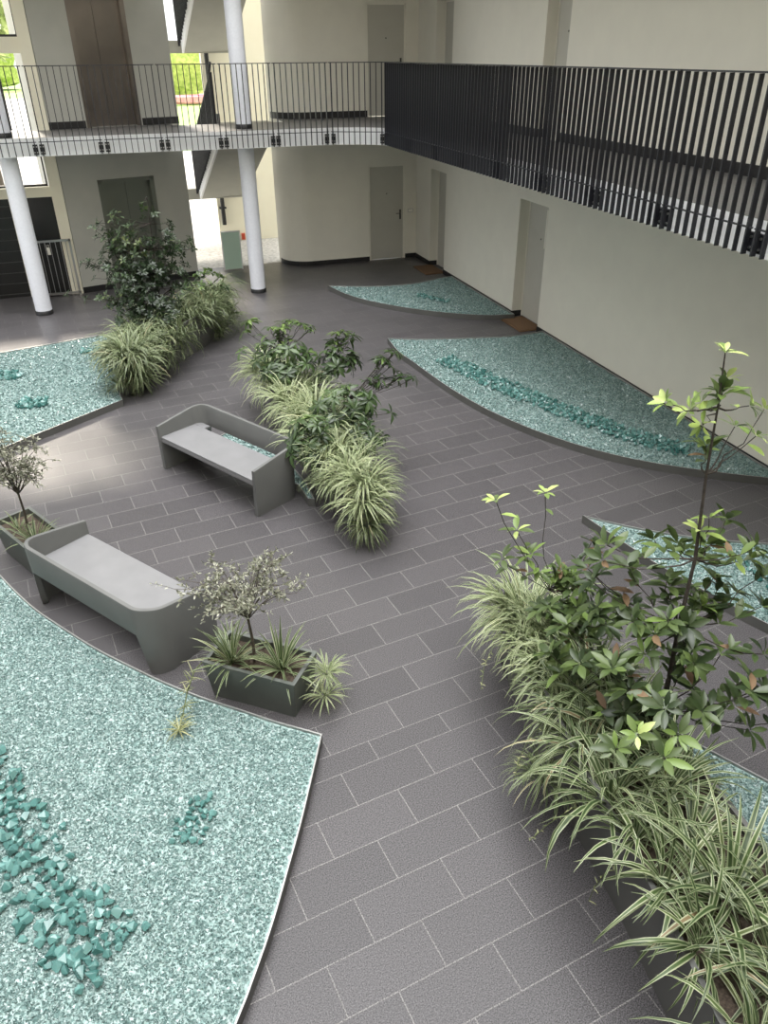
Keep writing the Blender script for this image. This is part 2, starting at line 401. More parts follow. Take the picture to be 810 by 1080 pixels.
# cream pier and lintels left of the shaft
b = MB(); b.box((-1.16, 17.60, 0), (-0.94, 17.95, ZB)); struct(b.build('wall_pier', M['cream']))
b = MB(); b.box((-7.5, 17.68, 1.93), (-1.16, 17.80, 2.12)); b.box((-7.5, 17.68, 4.40), (-1.16, 17.80, 4.66)); b.box((-7.5, 17.68, 5.35), (-1.16, 17.95, ZB))
struct(b.build('wall_lintel', M['cream']))

# galleries
EDGE = [(-7.5, 15.95), (0.5, 16.0), (2.0, 15.93), (3.07, 15.92), (3.7, 15.96), (4.3, 15.92), (4.72, 15.79), (5.0, 15.6), (5.14, 15.45), (5.2, 15.25), (5.2, 0.15), (-7.5, 0.15)]
def slab(z0, z1, front=True):
    b = MB()
    rear = [(-7.5, 15.95), (0.5, 16.0), (2.0, 15.93), (3.07, 15.92), (3.7, 15.96), (4.3, 15.92), (4.72, 15.79), (5.0, 15.6), (5.14, 15.45), (5.2, 15.25)]
    back = [(6.9, 15.25), (6.9, 18.32), (4.27, 18.32), (3.68, 18.5), (3.66, 17.75), (1.4, 17.75), (1.35, 18.15), (-0.95, 17.58), (-7.5, 17.62)]
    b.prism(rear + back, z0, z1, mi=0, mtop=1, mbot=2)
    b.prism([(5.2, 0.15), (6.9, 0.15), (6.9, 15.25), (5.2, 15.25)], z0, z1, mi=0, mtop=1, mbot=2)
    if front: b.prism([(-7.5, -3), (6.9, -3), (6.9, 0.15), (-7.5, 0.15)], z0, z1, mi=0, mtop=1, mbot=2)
    return b
M['galfloor'] = noisy('gallery_floor', (0.10, 0.097, 0.095), (0.14, 0.135, 0.13), 25, 0.45)
struct(slab(2.83, 3.13).build('floor_gallery', [M['white'], M['galfloor'], M['soffit']]))
struct(slab(5.96, 6.26, False).build('ceiling_gallery', [M['white'], M['galfloor'], M['soffit']]))

# skirtings
def skirt(name, pts, z, h=0.10, t=0.015):
    b = MB()
    for (p, q) in zip(pts[:-1], pts[1:]):
        p = Vector((*p, 0)); q = Vector((*q, 0)); d = (q-p).normalized(); n = Vector((d.y, -d.x, 0))
        vs = [p, q, q+n*t, p+n*t]
        vs = [(v.x, v.y, z+0.001) for v in vs] + [(v.x, v.y, z+h) for v in vs]
        b.add(vs, [(0,3,2,1),(4,5,6,7),(0,1,5,4),(1,2,6,5),(2,3,7,6),(3,0,4,7)])
    return struct(b.build(name, M['black']))
arcpts = ARC[::-1]
skirt('baseboard_back', arcpts + [(5.70, 18.32)], 0); skirt('baseboard_corner', [(6.62, 18.32), (6.9, 18.32), (6.9, 17.40), (7.1, 17.40)], 0)
skirt('baseboard_right', [(6.9, 16.50), (6.9, 13.04), (7.1, 13.04)], 0); skirt('baseboard_right_near', [(6.9, 12.02), (6.9, 0)], 0)
skirt('baseboard_back_upper', arcpts + [(5.70, 18.32)], 3.13, 0.13); skirt('baseboard_corner_upper', [(6.62, 18.32), (6.9, 18.32), (6.9, 17.30), (7.1, 17.30)], 3.13, 0.13)
skirt('baseboard_right_upper', [(6.9, 16.40), (6.9, 12.65), (7.1, 12.65)], 3.13, 0.13); skirt('baseboard_near_upper', [(6.9, 11.92), (6.9, 0.2)], 3.13, 0.13)
def bp(s, e=0): v = BM @ Vector((s, e, 0)); return (v.x, v.y)
skirt('baseboard_shaft', [bp(0), bp(0.68)], 0, 0.12); skirt('baseboard_shaft_right', [bp(1.89), bp(2.58)], 0, 0.12)
skirt('baseboard_shaft_upper', [bp(0), bp(0.69)], 3.13, 0.13); skirt('baseboard_shaft_upper_right', [bp(1.82), bp(2.58)], 3.13, 0.13)

# ------------------------------------------------------------------ doors
def lever_handle(parent, mtx):
    b = MB(); b.box((-0.02, -0.008, -0.11), (0.02, 0, 0.11), mat=mtx)
    o = b.build('door_handle', M['handle'], parent); o['label'] = 'dark metal lever handle on a long plate'
    b = MB(); b.tube([mtx @ Vector(p) for p in ((0, 0, 0.03), (0, -0.05, 0.03), (-0.03, -0.055, 0.03), (-0.12, -0.05, 0.03))], 0.009)
    b.build('lever', M['handle'], o); return o
def flat_door(name, mtx, wd, h):
    """local: x across, -y towards the hall"""
    b = MB(); b.box((0.03, 0, 0.01), (wd-0.03, 0.05, h-0.03), mat=mtx)
    o = struct(b.build(name, M['door']))
    b = MB(); b.box((0, -0.01, 0), (0.03, 0.06, h), mat=mtx); b.box((wd-0.03, -0.01, 0), (wd, 0.06, h), mat=mtx); b.box((0, -0.01, h-0.03), (wd, 0.06, h), mat=mtx)
    b.build('door_frame', M['wall'], o)
    lever_handle(o, mtx @ Matrix.Translation((wd-0.10, 0, 1.02)))
    b = MB(); c = mtx @ Vector((wd*0.5, -0.006, 1.5)); b.tube([c, mtx @ Vector((wd*0.5, 0.005, 1.5))], 0.014, 10)
    b.build('peephole', M['black'], o)
    return o
def rotz(x, y, z, a): return Matrix.Translation((x, y, z)) @ Matrix.Rotation(a, 4, 'Z')
flat_door('door_1', rotz(5.72, 18.36, 0, 0), 0.88, 2.12)
flat_door('door_2', rotz(7.10, 17.40, 0, -PI/2), 0.90, 2.12)
d3 = flat_door('door_3', rotz(7.10, 13.04, 0, -PI/2), 1.02, 2.12)
b = MB(); b.box((6.893, 12.022, 1.45), (6.905, 12.05, 2.08)); b.build('jamb_glint', M['tag_glint_white'], d3)  # white strip stands in for the bright reflection on the jamb edge
flat_door('door_4', rotz(5.72, 18.36, 3.13, 0), 0.88, 2.13)
flat_door('door_5', rotz(7.10, 17.30, 3.13, -PI/2), 0.90, 2.13)
d6 = flat_door('door_6', rotz(7.10, 12.65, 3.13, -PI/2), 0.73, 2.13)
b = MB(); b.box((7.06, 11.96, 4.16), (7.095, 12.14, 4.27)); b.build('lit_patch', M['tag_glint_white'], d6)  # white patch stands in for light falling on the door leaf

def lift_door(name, s0, s1, z0, z1, m):
    r = struct(empty(name, BM @ Vector(((s0+s1)/2, 0.1, z0))))
    inv = Matrix.Translation(-r.location) @ BM
    mid = (s0+s1)/2 if z0 < 1 else s0+(s1-s0)*0.47
    for a, c in ((s0+0.09, mid-0.003), (mid+0.003, s1-0.09)):
        b = MB(); b.box((a, 0.14, z0+0.01), (c, 0.18, z1-0.08), mat=inv); b.build('door_leaf', m, r)
    b = MB(); b.box((s0, -0.005, z0), (s0+0.09, 0.20, z1), mat=inv); b.box((s1-0.09, -0.005, z0), (s1, 0.20, z1), mat=inv); b.box((s0, -0.005, z1-0.08), (s1, 0.20, z1), mat=inv)
    b.build('door_frame', m, r)
    b = MB(); b.box((s0+0.09, 0.0, z0+0.001), (s1-0.09, 0.14, z0+0.012), mat=inv); b.build('sill', M['steel'], r)
lift_door('door_7', 0.70, 1.87, 0, 2.18, M['liftgrey'])
lift_door('door_8', 0.71, 1.80, 3.13, 5.35, M['bronze'])

# dark doors and windows on the left, in the outside wall
b = MB(); b.box((-1.66, 17.72, 0.0), (-1.16, 17.78, 1.93)); o = struct(b.build('door_9', M['dark']))
b = MB(); b.box((-7.5, 17.74, 0), (-1.98, 17.80, 1.93))
for k in range(9): b.box((-7.5, 17.72, 0.06+k*0.215), (-1.98, 17.74, 0.075+k*0.215), mi=1)
o = struct(b.build('door_10', [M['dark'], mat('dark_louvre', (0.05, 0.05, 0.05), 0.3)]))
b = MB(); b.box((-1.98, 17.68, 0), (-1.66, 17.9, 1.93)); struct(b.build('wall_pillar', M['cream']))
def window(name, x0, x1, z0, z1, bars, zs):
    b = MB(); y0, y1 = 17.78, 17.84
    b.box((x0, y0, z0), (x0+0.025, y1, z1)); b.box((x1-0.025, y0, z0), (x1, y1, z1))
    b.box((x0, y0, z0), (x1, y1, z0+0.04)); b.box((x0, y0, z1-0.04), (x1, y1, z1))
    for q in bars: b.box((q-0.02, y0, z0), (q+0.02, y1, z1))
    for q in zs: b.box((x0, y0, q-0.015), (x1, y1, q+0.015))
    return struct(b.build(name, M['black']))
window('window_1', -4.0, -1.2, 2.12, 2.83, [-1.72], []); window('window_2', -4.0, -1.16, 4.66, 5.35, [-1.9], [])
window('window_3', -4.0, -1.62, 3.13, 4.40, [], [])

# ------------------------------------------------------------------ columns
def column(x, y, z0, z1, label):
    r = empty('column', (x, y, z0)); tag(r, label, 'column', 'round columns carrying the galleries')
    b = MB(); b.lathe([(0.155, 0.0), (0.155, z1-z0)], n=32); b.build('shaft', M['column'], r)
    b = MB(); b.lathe([(0.165, 0.0), (0.165, 0.075), (0.157, 0.08)], n=32); o = b.build('base_ring', M['black'], r); o['label'] = 'black base ring'
column(-1.66, 16.0+0.28, 0, 2.83, 'leaning-looking pale round column on the sunlit floor at the left, by the dark gate')
column(2.62, 16.45, 0, 2.83, 'pale round column on the ground floor in front of the stairs')
column(-1.66, 16.28, 3.13, 5.96, 'pale round column on the upper gallery cut by the left picture edge')
column(2.62, 16.45, 3.13, 5.96, 'pale round column on the upper gallery in front of the stair flight')

# ------------------------------------------------------------------ stairs
def staircase(z, label):
    """one flight rising towards the hall, from the half landing to the gallery"""
    r = empty('staircase', (2.6, 19.5, z)); tag(r, label, 'stairs', 'concrete stair flights')
    P0 = Vector((2.11, 20.8)); P1 = Vector((2.37, 17.80)); dirn = (P1-P0).normalized(); sd = Vector((-dirn.y, dirn.x))
    if sd.x < 0: sd = -sd
    W = 1.08; n = 9; rise = (3.13-1.50)/n; going = (P1-P0).length/n
    b = MB()
    prof = [(0.0, 1.25), (0.0, 1.50)]
    for k in range(n):
        prof += [(k*going, 1.50+(k+1)*rise), ((k+1)*going, 1.50+(k+1)*rise)]
    prof += [(n*going, 2.86)]
    vs = []
    for side in (0, W):
        for t, zz in prof:
            p = P0 + dirn*t + sd*side; vs.append((p.x-2.6, p.y-19.5, zz))
    k = len(prof)
    b.add(vs, [tuple(range(k)), tuple(range(2*k-1, k-1, -1))] + [(i, k+i, k+(i+1) % k, (i+1) % k) for i in range(k)])
    b.build('flight', M['stair'], r)
    b = MB(); b.box((0.9-2.6, 20.8-19.5, 1.25), (3.3-2.6, 21.7-19.5, 1.50)); b.build('landing', M['stair'], r)
    # white stringer on the visible side
    b = MB(); vs = []
    for side in (-0.05, -0.005):
        for t, zz in ((0, 1.25), (0, 1.62), (n*going, 3.25), (n*going, 2.86)):
            p = P0 + dirn*t + sd*side; vs.append((p.x-2.6, p.y-19.5, zz))
    b.add(vs, [(0,1,2,3),(7,6,5,4),(0,4,5,1),(1,5,6,2),(2,6,7,3),(3,7,4,0)]); b.build('stringer', M['white'], r)
    q = empty('stair_railing', (2.2, 19.5, z)); tag(q, 'black flat-bar railing ' + ('along the lower flight of stairs' if z < 1 else 'along the upper flight of stairs'), 'railing', 'black flat-bar stair railings')
    def at(t, side, zz): p = P0 + dirn*t + sd*side; return Vector((p.x-2.2, p.y-19.5, zz))
    T = n*going
    b = MB(); b.tube([at(0.0, -0.10, 2.42), at(T-0.3, -0.10, 2.42+1.63*(T-0.3)/T), at(T+0.05, -0.10, 4.22)], 0.025, 8); b.build('handrail', M['rail'], q)
    bar = MB(); dm = Matrix.Rotation(math.atan2(sd.y, sd.x), 4, 'Z'); bar.box((-0.025, -0.006, -0.0), (0.025, 0.006, 1.06), mat=dm)
    first = bar.build('baluster', M['rail'], q)
    m = 26
    for i in range(m):
        o = first if i == 0 else first.copy()
        if i: COL.objects.link(o); o.parent = q
        t = 0.03 + i*(T-0.04)/(m-1); o.location = at(t, -0.10, 1.37+1.63*t/T)
    for i in (0, 3, 6, 9):
        t = 0.15+i*going; b = MB(); c = at(t, -0.075, 1.52+1.63*t/T)
        b.box((-0.03, -0.03, -0.09), (0.03, 0.03, 0.09), mat=Matrix.Translation(c) @ dm); b.build('bracket', M['rail'], q)
staircase(0, 'stair flight with sloping pale underside, ending at the first gallery')
staircase(3.13, 'stair flight with sloping pale underside, above the first gallery')

# green glass screen and red box at the foot of the stairs
r = empty('glass_screen', (2.42, 18.56, 0)); tag(r, 'low green glass panel standing behind the right column', 'screen')
b = MB(); b.box((-0.2, -0.015, 0.02), (0.2, 0.015, 0.85)); b.build('panel', M['greenglass'], r)
b = MB(); b.box((-0.22, -0.02, 0.85), (0.21, 0.02, 0.87)); b.box((-0.22, -0.02, 0), (-0.2, 0.02, 0.87)); b.box((0.2, -0.02, 0), (0.22, 0.02, 0.87)); b.build('frame', M['white'], r)
b = MB(); b.box((-0.045, -0.06, -0.08), (0.045, 0, 0.08)); b.box((-0.03, -0.07, -0.05), (0.03, -0.06, 0.02))
o = b.build('alarm_box', M['red'], loc=tuple(aty(256.5, 249, 21.9))); tag(o, 'small red box fixed to the bright wall beside the right column', 'box')
b = MB(); b.tube([(0, 0, 0.0), (0, 0, 6.5)], 0.055, 10); b.box((-0.09, -0.02, 0.4), (0.09, 0.10, 0.44)); o = b.build('drainpipe', M['black'], loc=tuple(aty(237, 237, 21.80))); tag(o, 'dark vertical pipe on the bright stairwell wall', 'pipe')

# ------------------------------------------------------------------ gallery railings
_bar = MB(); _bar.box((-0.006, -0.023, 0.0), (0.006, 0.023, 1.36)); BAR = None
_post = MB(); _post.box((-0.008, -0.026, 0.0), (0.008, 0.026, 1.37)); POST = None
_brk = MB(); _brk.box((-0.04, 0.0, -0.08), (0.04, 0.03, 0.08))
_bolt = MB(); _bolt.tube([(0, -0.012, 0), (0, 0.001, 0)], 0.012, 8)
BOLT = None
BRK = None
def railing(p, q, label, group, n, wide):
    """from p to q along the gallery edge; local +x runs p->q, local -y points into the void"""
    global BAR, POST, BRK, BOLT
    p = Vector(p); q = Vector(q); d = q-p; Ln = d.length
    r = empty('railing_panel', (p.x, p.y, 2.845), math.atan2(d.y, d.x)); tag(r, label, 'railing', group)
    b = MB(); b.box((0.012, -0.03, 1.362), (Ln-0.012, 0.03, 1.376)); b.build('top_rail', M['rail'], r)
    b = MB(); b.box((0.02, -0.012, 0.215), (Ln-0.02, 0.012, 0.227)); b.build('bottom_rail', M['rail'], r)
    def inst(proto, mb, name, x, y, z):
        if proto is None: o = mb.build(name, [M['rail'], M['steel']], r); proto = o
        else: o = proto.copy(); COL.objects.link(o); o.parent = r
        o.location = (x, y, z); return proto
    st = Ln/(n+2)
    for i in range(n): BAR = inst(BAR, _bar, 'baluster', st*(i+1.5), 0, 0)
    for x in (st*0.5, Ln-st*0.5): POST = inst(POST, _post, 'post', x, 0, 0)
    for x in (st*0.5, Ln-st*0.5):
        BRK_ = BRK is None
        if BRK_: BRK = k = _brk.build('bracket', M['rail'], r)
        else: k = BRK.copy(); COL.objects.link(k); k.parent = r
        k.location = (x, 0.035, 0.10)
        for sx_ in (-0.022, 0.022):
            for sz_ in (-0.045, 0.045):
                if BOLT is None: BOLT = q_ = _bolt.build('bolt', M['steel'], k)
                else: q_ = BOLT.copy(); COL.objects.link(q_); q_.parent = k
                q_.location = (sx_, 0, sz_)
def edge_y(x):
    pts = EDGE[:9]
    for (a, b_) in zip(pts[:-1], pts[1:]):
        if a[0] <= x <= b_[0]: return a[1] + (b_[1]-a[1])*(x-a[0])/(b_[0]-a[0])
    return pts[-1][1]
bx = [-4.4, -3.3, -2.2, -1.09, 0.01, 1.07, 2.14, 3.12, 4.18]
bpts = [(x, edge_y(x)-0.07) for x in bx] + [(5.13, 15.38)]
for i in range(len(bpts)-1):
    vis = i-2
    lab = 'thin black railing panel on the rear gallery edge, ' + ('beyond the left picture edge' if i < 2 else ORD[vis] + ' from the left picture edge')
    railing(bpts[i], bpts[i+1], lab, 'rear gallery railing panels', 8, False)
ry = [15.36, 13.9, 12.66, 11.58, 10.38, 9.16, 7.97, 6.75, 5.47, 4.25, 3.0, 1.75, 0.5]
for i in range(len(ry)-1):
    railing((5.13, ry[i]), (5.13, ry[i+1]), 'black flat-bar railing panel along the right-hand gallery, ' + ORD[i] + ' from the far corner', 'right-hand gallery railing panels', 9 if i else 11, True)

# gate in the left opening
r = empty('gate', (-1.4, 17.5, 0)); tag(r, 'low barred metal gate in front of the dark door at the left', 'gate')
b = MB(); b.box((-0.38, -0.02, 1.10), (0.42, 0.02, 1.14)); b.box((-0.38, -0.02, 0.04), (0.42, 0.02, 0.08)); b.box((-0.38, -0.02, 0), (-0.34, 0.02, 1.14)); b.box((0.38, -0.02, 0), (0.42, 0.02, 1.14)); b.build('frame', M['steel'], r)
for k in range(7):
    b = MB(); b.tube([(-0.28+k*0.1, 0, 0.06), (-0.28+k*0.1, 0, 1.12)], 0.007, 6); b.build('bar', M['steel'], r)
b = MB(); b.box((-0.06, -0.035, 0.86), (0.0, -0.022, 1.0)); b.tube([(-0.05, -0.028, 1.0), (-0.05, -0.028, 1.05), (-0.01, -0.028, 1.05), (-0.01, -0.028, 1.0)], 0.006, 6); o = b.build('padlock', M['tag_glint_white'], r); o['label'] = 'pale padlock with tag'

# doormats
def doormat(x, y, label):
    b = MB(); b.box((-0.24, -0.42, 0.001), (0.24, 0.42, 0.016)); b.box((-0.20, -0.38, 0.016), (0.20, 0.38, 0.022))
    o = b.build('doormat', M['coir'], loc=(x, y, 0)); tag(o, label, 'doormat', 'brown doormats')
doormat(6.83, 12.5, 'brown doormat before the recessed door beside the large glass bed')
doormat(6.72, 16.95, 'brown doormat in the far corner beside the two doors')

# little things on the walls
def plate(x, y, z, label, rot):
    b = MB(); b.box((-0.07, -0.012, -0.04), (0.07, 0, 0.04)); b.box((-0.055, -0.015, -0.028), (0.055, -0.012, 0.028), mi=1)
    o = b.build('bell_plate', [M['steel'], M['tag_glint_white']], loc=(x, y, z)); o.rotation_euler = (0, 0, rot); tag(o, label, 'plate')
plate(6.75, 18.32, 1.1, 'small metal bell plate on the wall right of the far corner door', 0)

# ------------------------------------------------------------------ glass beds
def smooth_poly(pts, closed_from=None): return pts
def pip(P, poly):
    x, y = P[:, 0], P[:, 1]; ins = np.zeros(len(P), bool); n = len(poly)
    for i in range(n):
        x1, y1 = poly[i]; x2, y2 = poly[(i+1) % n]
        c = ((y1 > y) != (y2 > y)); ins ^= c & (x < (x2-x1)*(y-y1)/((y2-y1) if y2 != y1 else 1e-9)+x1)
    return ins
def ccw(p):
    a = sum(p[i][0]*p[(i+1) % len(p)][1]-p[(i+1) % len(p)][0]*p[i][1] for i in range(len(p)))
    return p if a > 0 else p[::-1]
def inset(poly, d):
    n = len(poly); o = []
    for i in range(n):
        a, b_, c = Vector(poly[i-1]), Vector(poly[i]), Vector(poly[(i+1) % n])
        n1 = Vector((-(b_-a).y, (b_-a).x)).normalized(); n2 = Vector((-(c-b_).y, (c-b_).x)).normalized()
        k = n1+n2; k = k/max(0.35, k.length_squared/2) if k.length > 1e-4 else n1
        if k.length > 2.2: k = k.normalized()*2.2
        q = b_ + k*d; o.append((q.x, q.y))
    return o
def catmull(pts, m=5):
    o = []
    for i in range(len(pts)-1):
        p0, p1, p2, p3 = [Vector(pts[max(0, min(len(pts)-1, i+k))]) for k in (-1, 0, 1, 2)]
        for j in range(m):
            t = j/m
            q = 0.5*((2*p1)+(p2-p0)*t+(2*p0-5*p1+4*p2-p3)*t*t+(3*p1-p0-3*p2+p3)*t**3); o.append((q.x, q.y))
    o.append(tuple(pts[-1])); return o
HB = 0.10
def shards(poly, density, size, z, seed):
    rng = np.random.default_rng(seed)
    P = np.array(poly); lo, hi = P.min(0), P.max(0)
    n = int((hi-lo).prod()*density); Q = rng.uniform(lo, hi, (n, 2)); Q = Q[pip(Q, inset(poly, 0.03))]; Q = Q[(Q[:, 0] > -2.3) | (rng.random(len(Q)) < 0.35)]
    n = len(Q)
    base = np.array([[1, 1, 1], [1, -1, -1], [-1, 1, -1], [-1, -1, 1]], float)
    A = rng.normal(size=(n, 3, 3)); U, _, Vt = np.linalg.svd(A); R = U @ Vt
    sc = size*rng.uniform(0.35, 1.0, (n, 1, 1))*rng.uniform(0.5, 1.2, (n, 1, 3))*0.5
    V = (base[None]*sc*rng.uniform(0.6, 1.2, (n, 4, 1))) @ R
    V[:, :, :2] += Q[:, None]; V[:, :, 2] += z + rng.uniform(-0.3, 0.25, (n, 1))*size
    F = np.array([[0, 1, 2], [0, 3, 1], [0, 2, 3], [1, 3, 2]])
    F = (F[None]+4*np.arange(n)[:, None, None]).reshape(-1, 3)
    tone = np.repeat(rng.uniform(0, 1, n), 12)
    return V.reshape(-1, 3), F, tone
def glass_bed(poly, label, glabel, density, size, seed):
    poly = ccw([tuple(p) for p in poly]); c = np.mean(poly, 0)
    inn = inset(poly, 0.011)
    n = len(poly)
    fr = MB()
    vs = [(x, y, 0.0) for x, y in poly] + [(x, y, HB) for x, y in poly] + [(x, y, HB) for x, y in inn] + [(x, y, HB-0.03) for x, y in inn]
    for k in range(3):
        fr.add(vs, [(k*n+i, k*n+(i+1) % n, (k+1)*n+(i+1) % n, (k+1)*n+i) for i in range(n)], mi=1 if k == 0 else 0)
    o = fr.build('bed_edging', [M['edge'], M['planter']]); tag(o, label, 'planting bed edging')
    # filling of crushed glass: one uncountable mass
    V, F, tone = shards(poly, density, size, HB-0.015, seed)
    base = [(x, y, HB-0.02) for x, y in inset(poly, 0.012)]
    nv = len(V)
    me = bpy.data.meshes.new('crushed_glass')
    bl = [(x, y, 0.004) for x, y in inset(poly, 0.012)]
    me.from_pydata([tuple(v) for v in V] + base + bl, [], [tuple(f) for f in F] + [tuple(range(nv, nv+n))] + [(nv+n+i, nv+n+(i+1) % n, nv+(i+1) % n, nv+i) for i in range(n)])
    me.materials.append(M['shards']); me.materials.append(M['gravel'])
    mi = np.zeros(len(me.polygons), np.int32); mi[len(F):] = 1; me.polygons.foreach_set('material_index', mi)
    uvl = me.uv_layers.new(name='UVMap'); uv = np.zeros((len(me.loops), 2), np.float32); uv[:len(tone), 1] = tone; uvl.data.foreach_set('uv', uv.ravel())
    me.update(); g_ = bpy.data.objects.new('crushed_glass', me); COL.objects.link(g_)
    tag(g_, glabel, 'crushed glass', kind='stuff')
    return poly
A_curve = catmull([(-2.3, 8.6), (-1.98, 7.6), (-1.64, 6.84), (-1.33, 6.24), (-1.08, 5.86), (-0.78, 5.44), (-0.48, 5.08), (-0.25, 4.82), (0.0, 4.57), (0.24, 4.36), (0.49, 4.14), (0.69, 3.98), (0.79, 3.90)])
A_edge = catmull([(0.79, 3.90), (0.5, 3.27), (0.33, 2.93), (0.16, 2.60), (0.0, 2.33), (-0.11, 2.16), (-0.6, 1.45), (-1.2, 0.8)])
bedA = glass_bed(A_curve + A_edge[1:] + [(-3.0, 0.8), (-3.0, 8.6)], 'long metal edging of the large bottom-left glass bed', 'light teal crushed glass filling the large bottom-left bed', 11000, 0.0145, 1)
bedB = glass_bed([(-6.5, 6.3), (-4.0, 8.25), (-1.9, 9.8), (-1.63, 10.01), (-0.36, 10.96), (-0.42, 11.5), (-0.40, 12.2), (-0.15, 13.2), (0.0, 14.3), (-0.56, 14.2), (-2.24, 13.77), (-6.5, 12.6)], 'dark edging of the glass bed at the left behind the benches', 'teal crushed glass in the left bed behind the benches', 2600, 0.026, 2)
C_low = catmull([(4.05, 16.05), (4.22, 15.3), (4.55, 14.6), (5.18, 13.8), (5.85, 13.22), (6.4, 12.92), (6.85, 12.82)])
bedC = glass_bed(C_low + [(6.85, 15.9)] + catmull([(6.57, 15.86), (5.94, 15.62), (5.23, 15.62), (4.6, 15.8), (4.05, 16.05)])[:-1], 'dark edging of the small far glass bed in the corner', 'teal crushed glass in the small bed in the far corner', 2400, 0.026, 3)
D_low = catmull([(4.13, 12.3), (4.08, 11.6), (4.14, 10.98), (4.25, 9.9), (4.42, 9.0), (4.65, 8.3), (4.92, 7.72), (5.27, 7.18), (5.66, 6.76), (6.2, 6.33), (6.6, 6.06), (6.86, 5.9)])
bedD = glass_bed(D_low + [(6.86, 11.75)] + catmull([(6.63, 11.7), (6.04, 11.72), (5.12, 11.93), (4.6, 12.08), (4.13, 12.3)])[:-1], 'dark curved edging of the long glass bed against the right wall', 'teal crushed glass in the long bed against the right wall', 3600, 0.024, 4)
E_top = catmull([(4.21, 5.98), (4.62, 5.57), (5.06, 5.24), (5.47, 5.0), (5.9, 4.8)])
bedE = glass_bed(E_top + [(6.3, 4.0), (5.9, 3.2), (5.2, 3.3)] + catmull([(4.8, 3.78), (4.64, 4.2), (4.42, 4.9), (4.31, 5.43), (4.21, 5.98)])[:-1], 'dark edging of the pointed glass bed behind the foreground tree', 'pale crushed glass in the pointed bed behind the foreground tree', 5000, 0.02, 5)
bedF = glass_bed([(3.06, 3.48), (3.3, 3.0), (3.57, 2.52), (3.9, 1.95), (4.2, 1.3), (3.9, 0.7), (3.1, 0.9), (2.9, 1.6), (2.86, 2.5), (2.88, 3.1)], 'metal edging of the glass bed behind the long foreground planter', 'pale crushed glass behind the long foreground planter', 7000, 0.017, 6)
bedG = glass_bed([(0.62, 9.12), (1.47, 7.64), (1.50, 7.30), (1.57, 7.25), (1.57, 7.7), (1.50, 8.2), (1.44, 8.7), (1.2, 9.25), (0.95, 9.4)], 'low edging of the glass strip between the far bench and the middle planter', 'strip of teal crushed glass behind the far bench', 2000, 0.028, 7)

# big lumps of glass lying on the beds
CH = []
def chunk_mesh(seed):
    rng = random.Random(seed); bm = bmesh.new()
    for _ in range(15):
        v = Vector((rng.gauss(0, 1), rng.gauss(0, 1), rng.gauss(0, 1))).normalized()
        bm.verts.new((v.x*rng.uniform(0.75, 1.05), v.y*rng.uniform(0.7, 0.95), v.z*rng.uniform(0.55, 0.8)))
    res = bmesh.ops.convex_hull(bm, input=bm.verts)
    bmesh.ops.delete(bm, geom=[e for e in res['geom_interior'] if isinstance(e, bmesh.types.BMVert)], context='VERTS')
    me = bpy.data.meshes.new('glass_lump'); bm.to_mesh(me); bm.free(); me.materials.append(M['chunk']); return me
CH = [chunk_mesh(s) for s in range(7)]
def lump(x, y, s, label, group, rng, lift=0.0):
    o = bpy.data.objects.new('glass_lump', rng.choice(CH)); COL.objects.link(o)
    o.location = (x, y, HB-0.012 + s*0.45 + lift); o.scale = (s, s*rng.uniform(0.8, 1.1), s*rng.uniform(0.8, 1.1))
    o.rotation_euler = (rng.uniform(-0.5, 0.5), rng.uniform(-0.5, 0.5), rng.uniform(0, 6.3)); tag(o, label, 'glass lump', group)
def scatter(spine, width, n, s0, s1, rng, mind):
    """points around a poly line, thinning out to the sides"""
    seg = [(Vector(a), Vector(b_)) for a, b_ in zip(spine[:-1], spine[1:])]; ln = [(b_-a).length for a, b_ in seg]; tot = sum(ln)
    pts = []; tries = 0
    while len(pts) < n and tries < n*60:
        tries += 1; t = rng.uniform(0, tot); i = 0
        while t > ln[i] and i < len(seg)-1: t -= ln[i]; i += 1
        a, b_ = seg[i]; d = (b_-a).normalized(); k = max(-1.15, min(1.15, rng.gauss(0, 0.55)))
        p = a + d*t + Vector((-d.y, d.x))*k*width + Vector((rng.gauss(0, 0.02), rng.gauss(0, 0.02)))
        if all((p-q).length > mind for q in pts): pts.append(p)
    return pts
rng = random.Random(3)
def lump_stuff(pts, label, rng, s0, s1):
    b = MB()
    for p in pts:
        me = rng.choice(CH); s = rng.uniform(s0, s1); m = Matrix.Translation((p.x, p.y, HB-0.012+s*0.45)) @ Matrix.Rotation(rng.uniform(0, 6), 4, 'Z') @ Matrix.Rotation(rng.uniform(-.5, .5), 4, 'X')
        b.add([m @ (v.co*s) for v in me.vertices], [tuple(f.vertices) for f in me.polygons])
    o = b.build('glass_lumps', M['chunk']); tag(o, label, 'glass lumps', kind='stuff')
for p in scatter([(-1.85, 4.75), (-1.5, 4.1), (-1.2, 3.5), (-1.0, 3.1), (-0.82, 2.82), (-0.72, 2.68)], 0.20, 268, 0, 0, rng, 0.040):
    lump(p.x, p.y, rng.uniform(0.031, 0.052), 'teal glass lump in the long drift on the bottom-left bed', 'glass lumps in the bottom-left drift', rng, rng.choice((0, 0, 0.02)))
for p in scatter([(-0.25, 3.34), (-0.12, 3.62)], 0.075, 31, 0, 0, rng, 0.036):
    lump(p.x, p.y, rng.uniform(0.024, 0.036), 'teal glass lump in the small heap right of the drift, bottom-left bed', 'glass lumps in the small heap', rng)
DR = [(4.68, 11.0), (4.85, 10.3), (5.0, 9.75), (5.24, 9.05), (5.48, 8.42), (5.76, 7.72), (6.05, 7.2), (6.25, 6.9)]
lump_stuff(scatter(DR, 0.16, 520, 0, 0, rng, 0.04), 'long ribbon of teal glass lumps down the right-hand bed', rng, 0.03, 0.045)
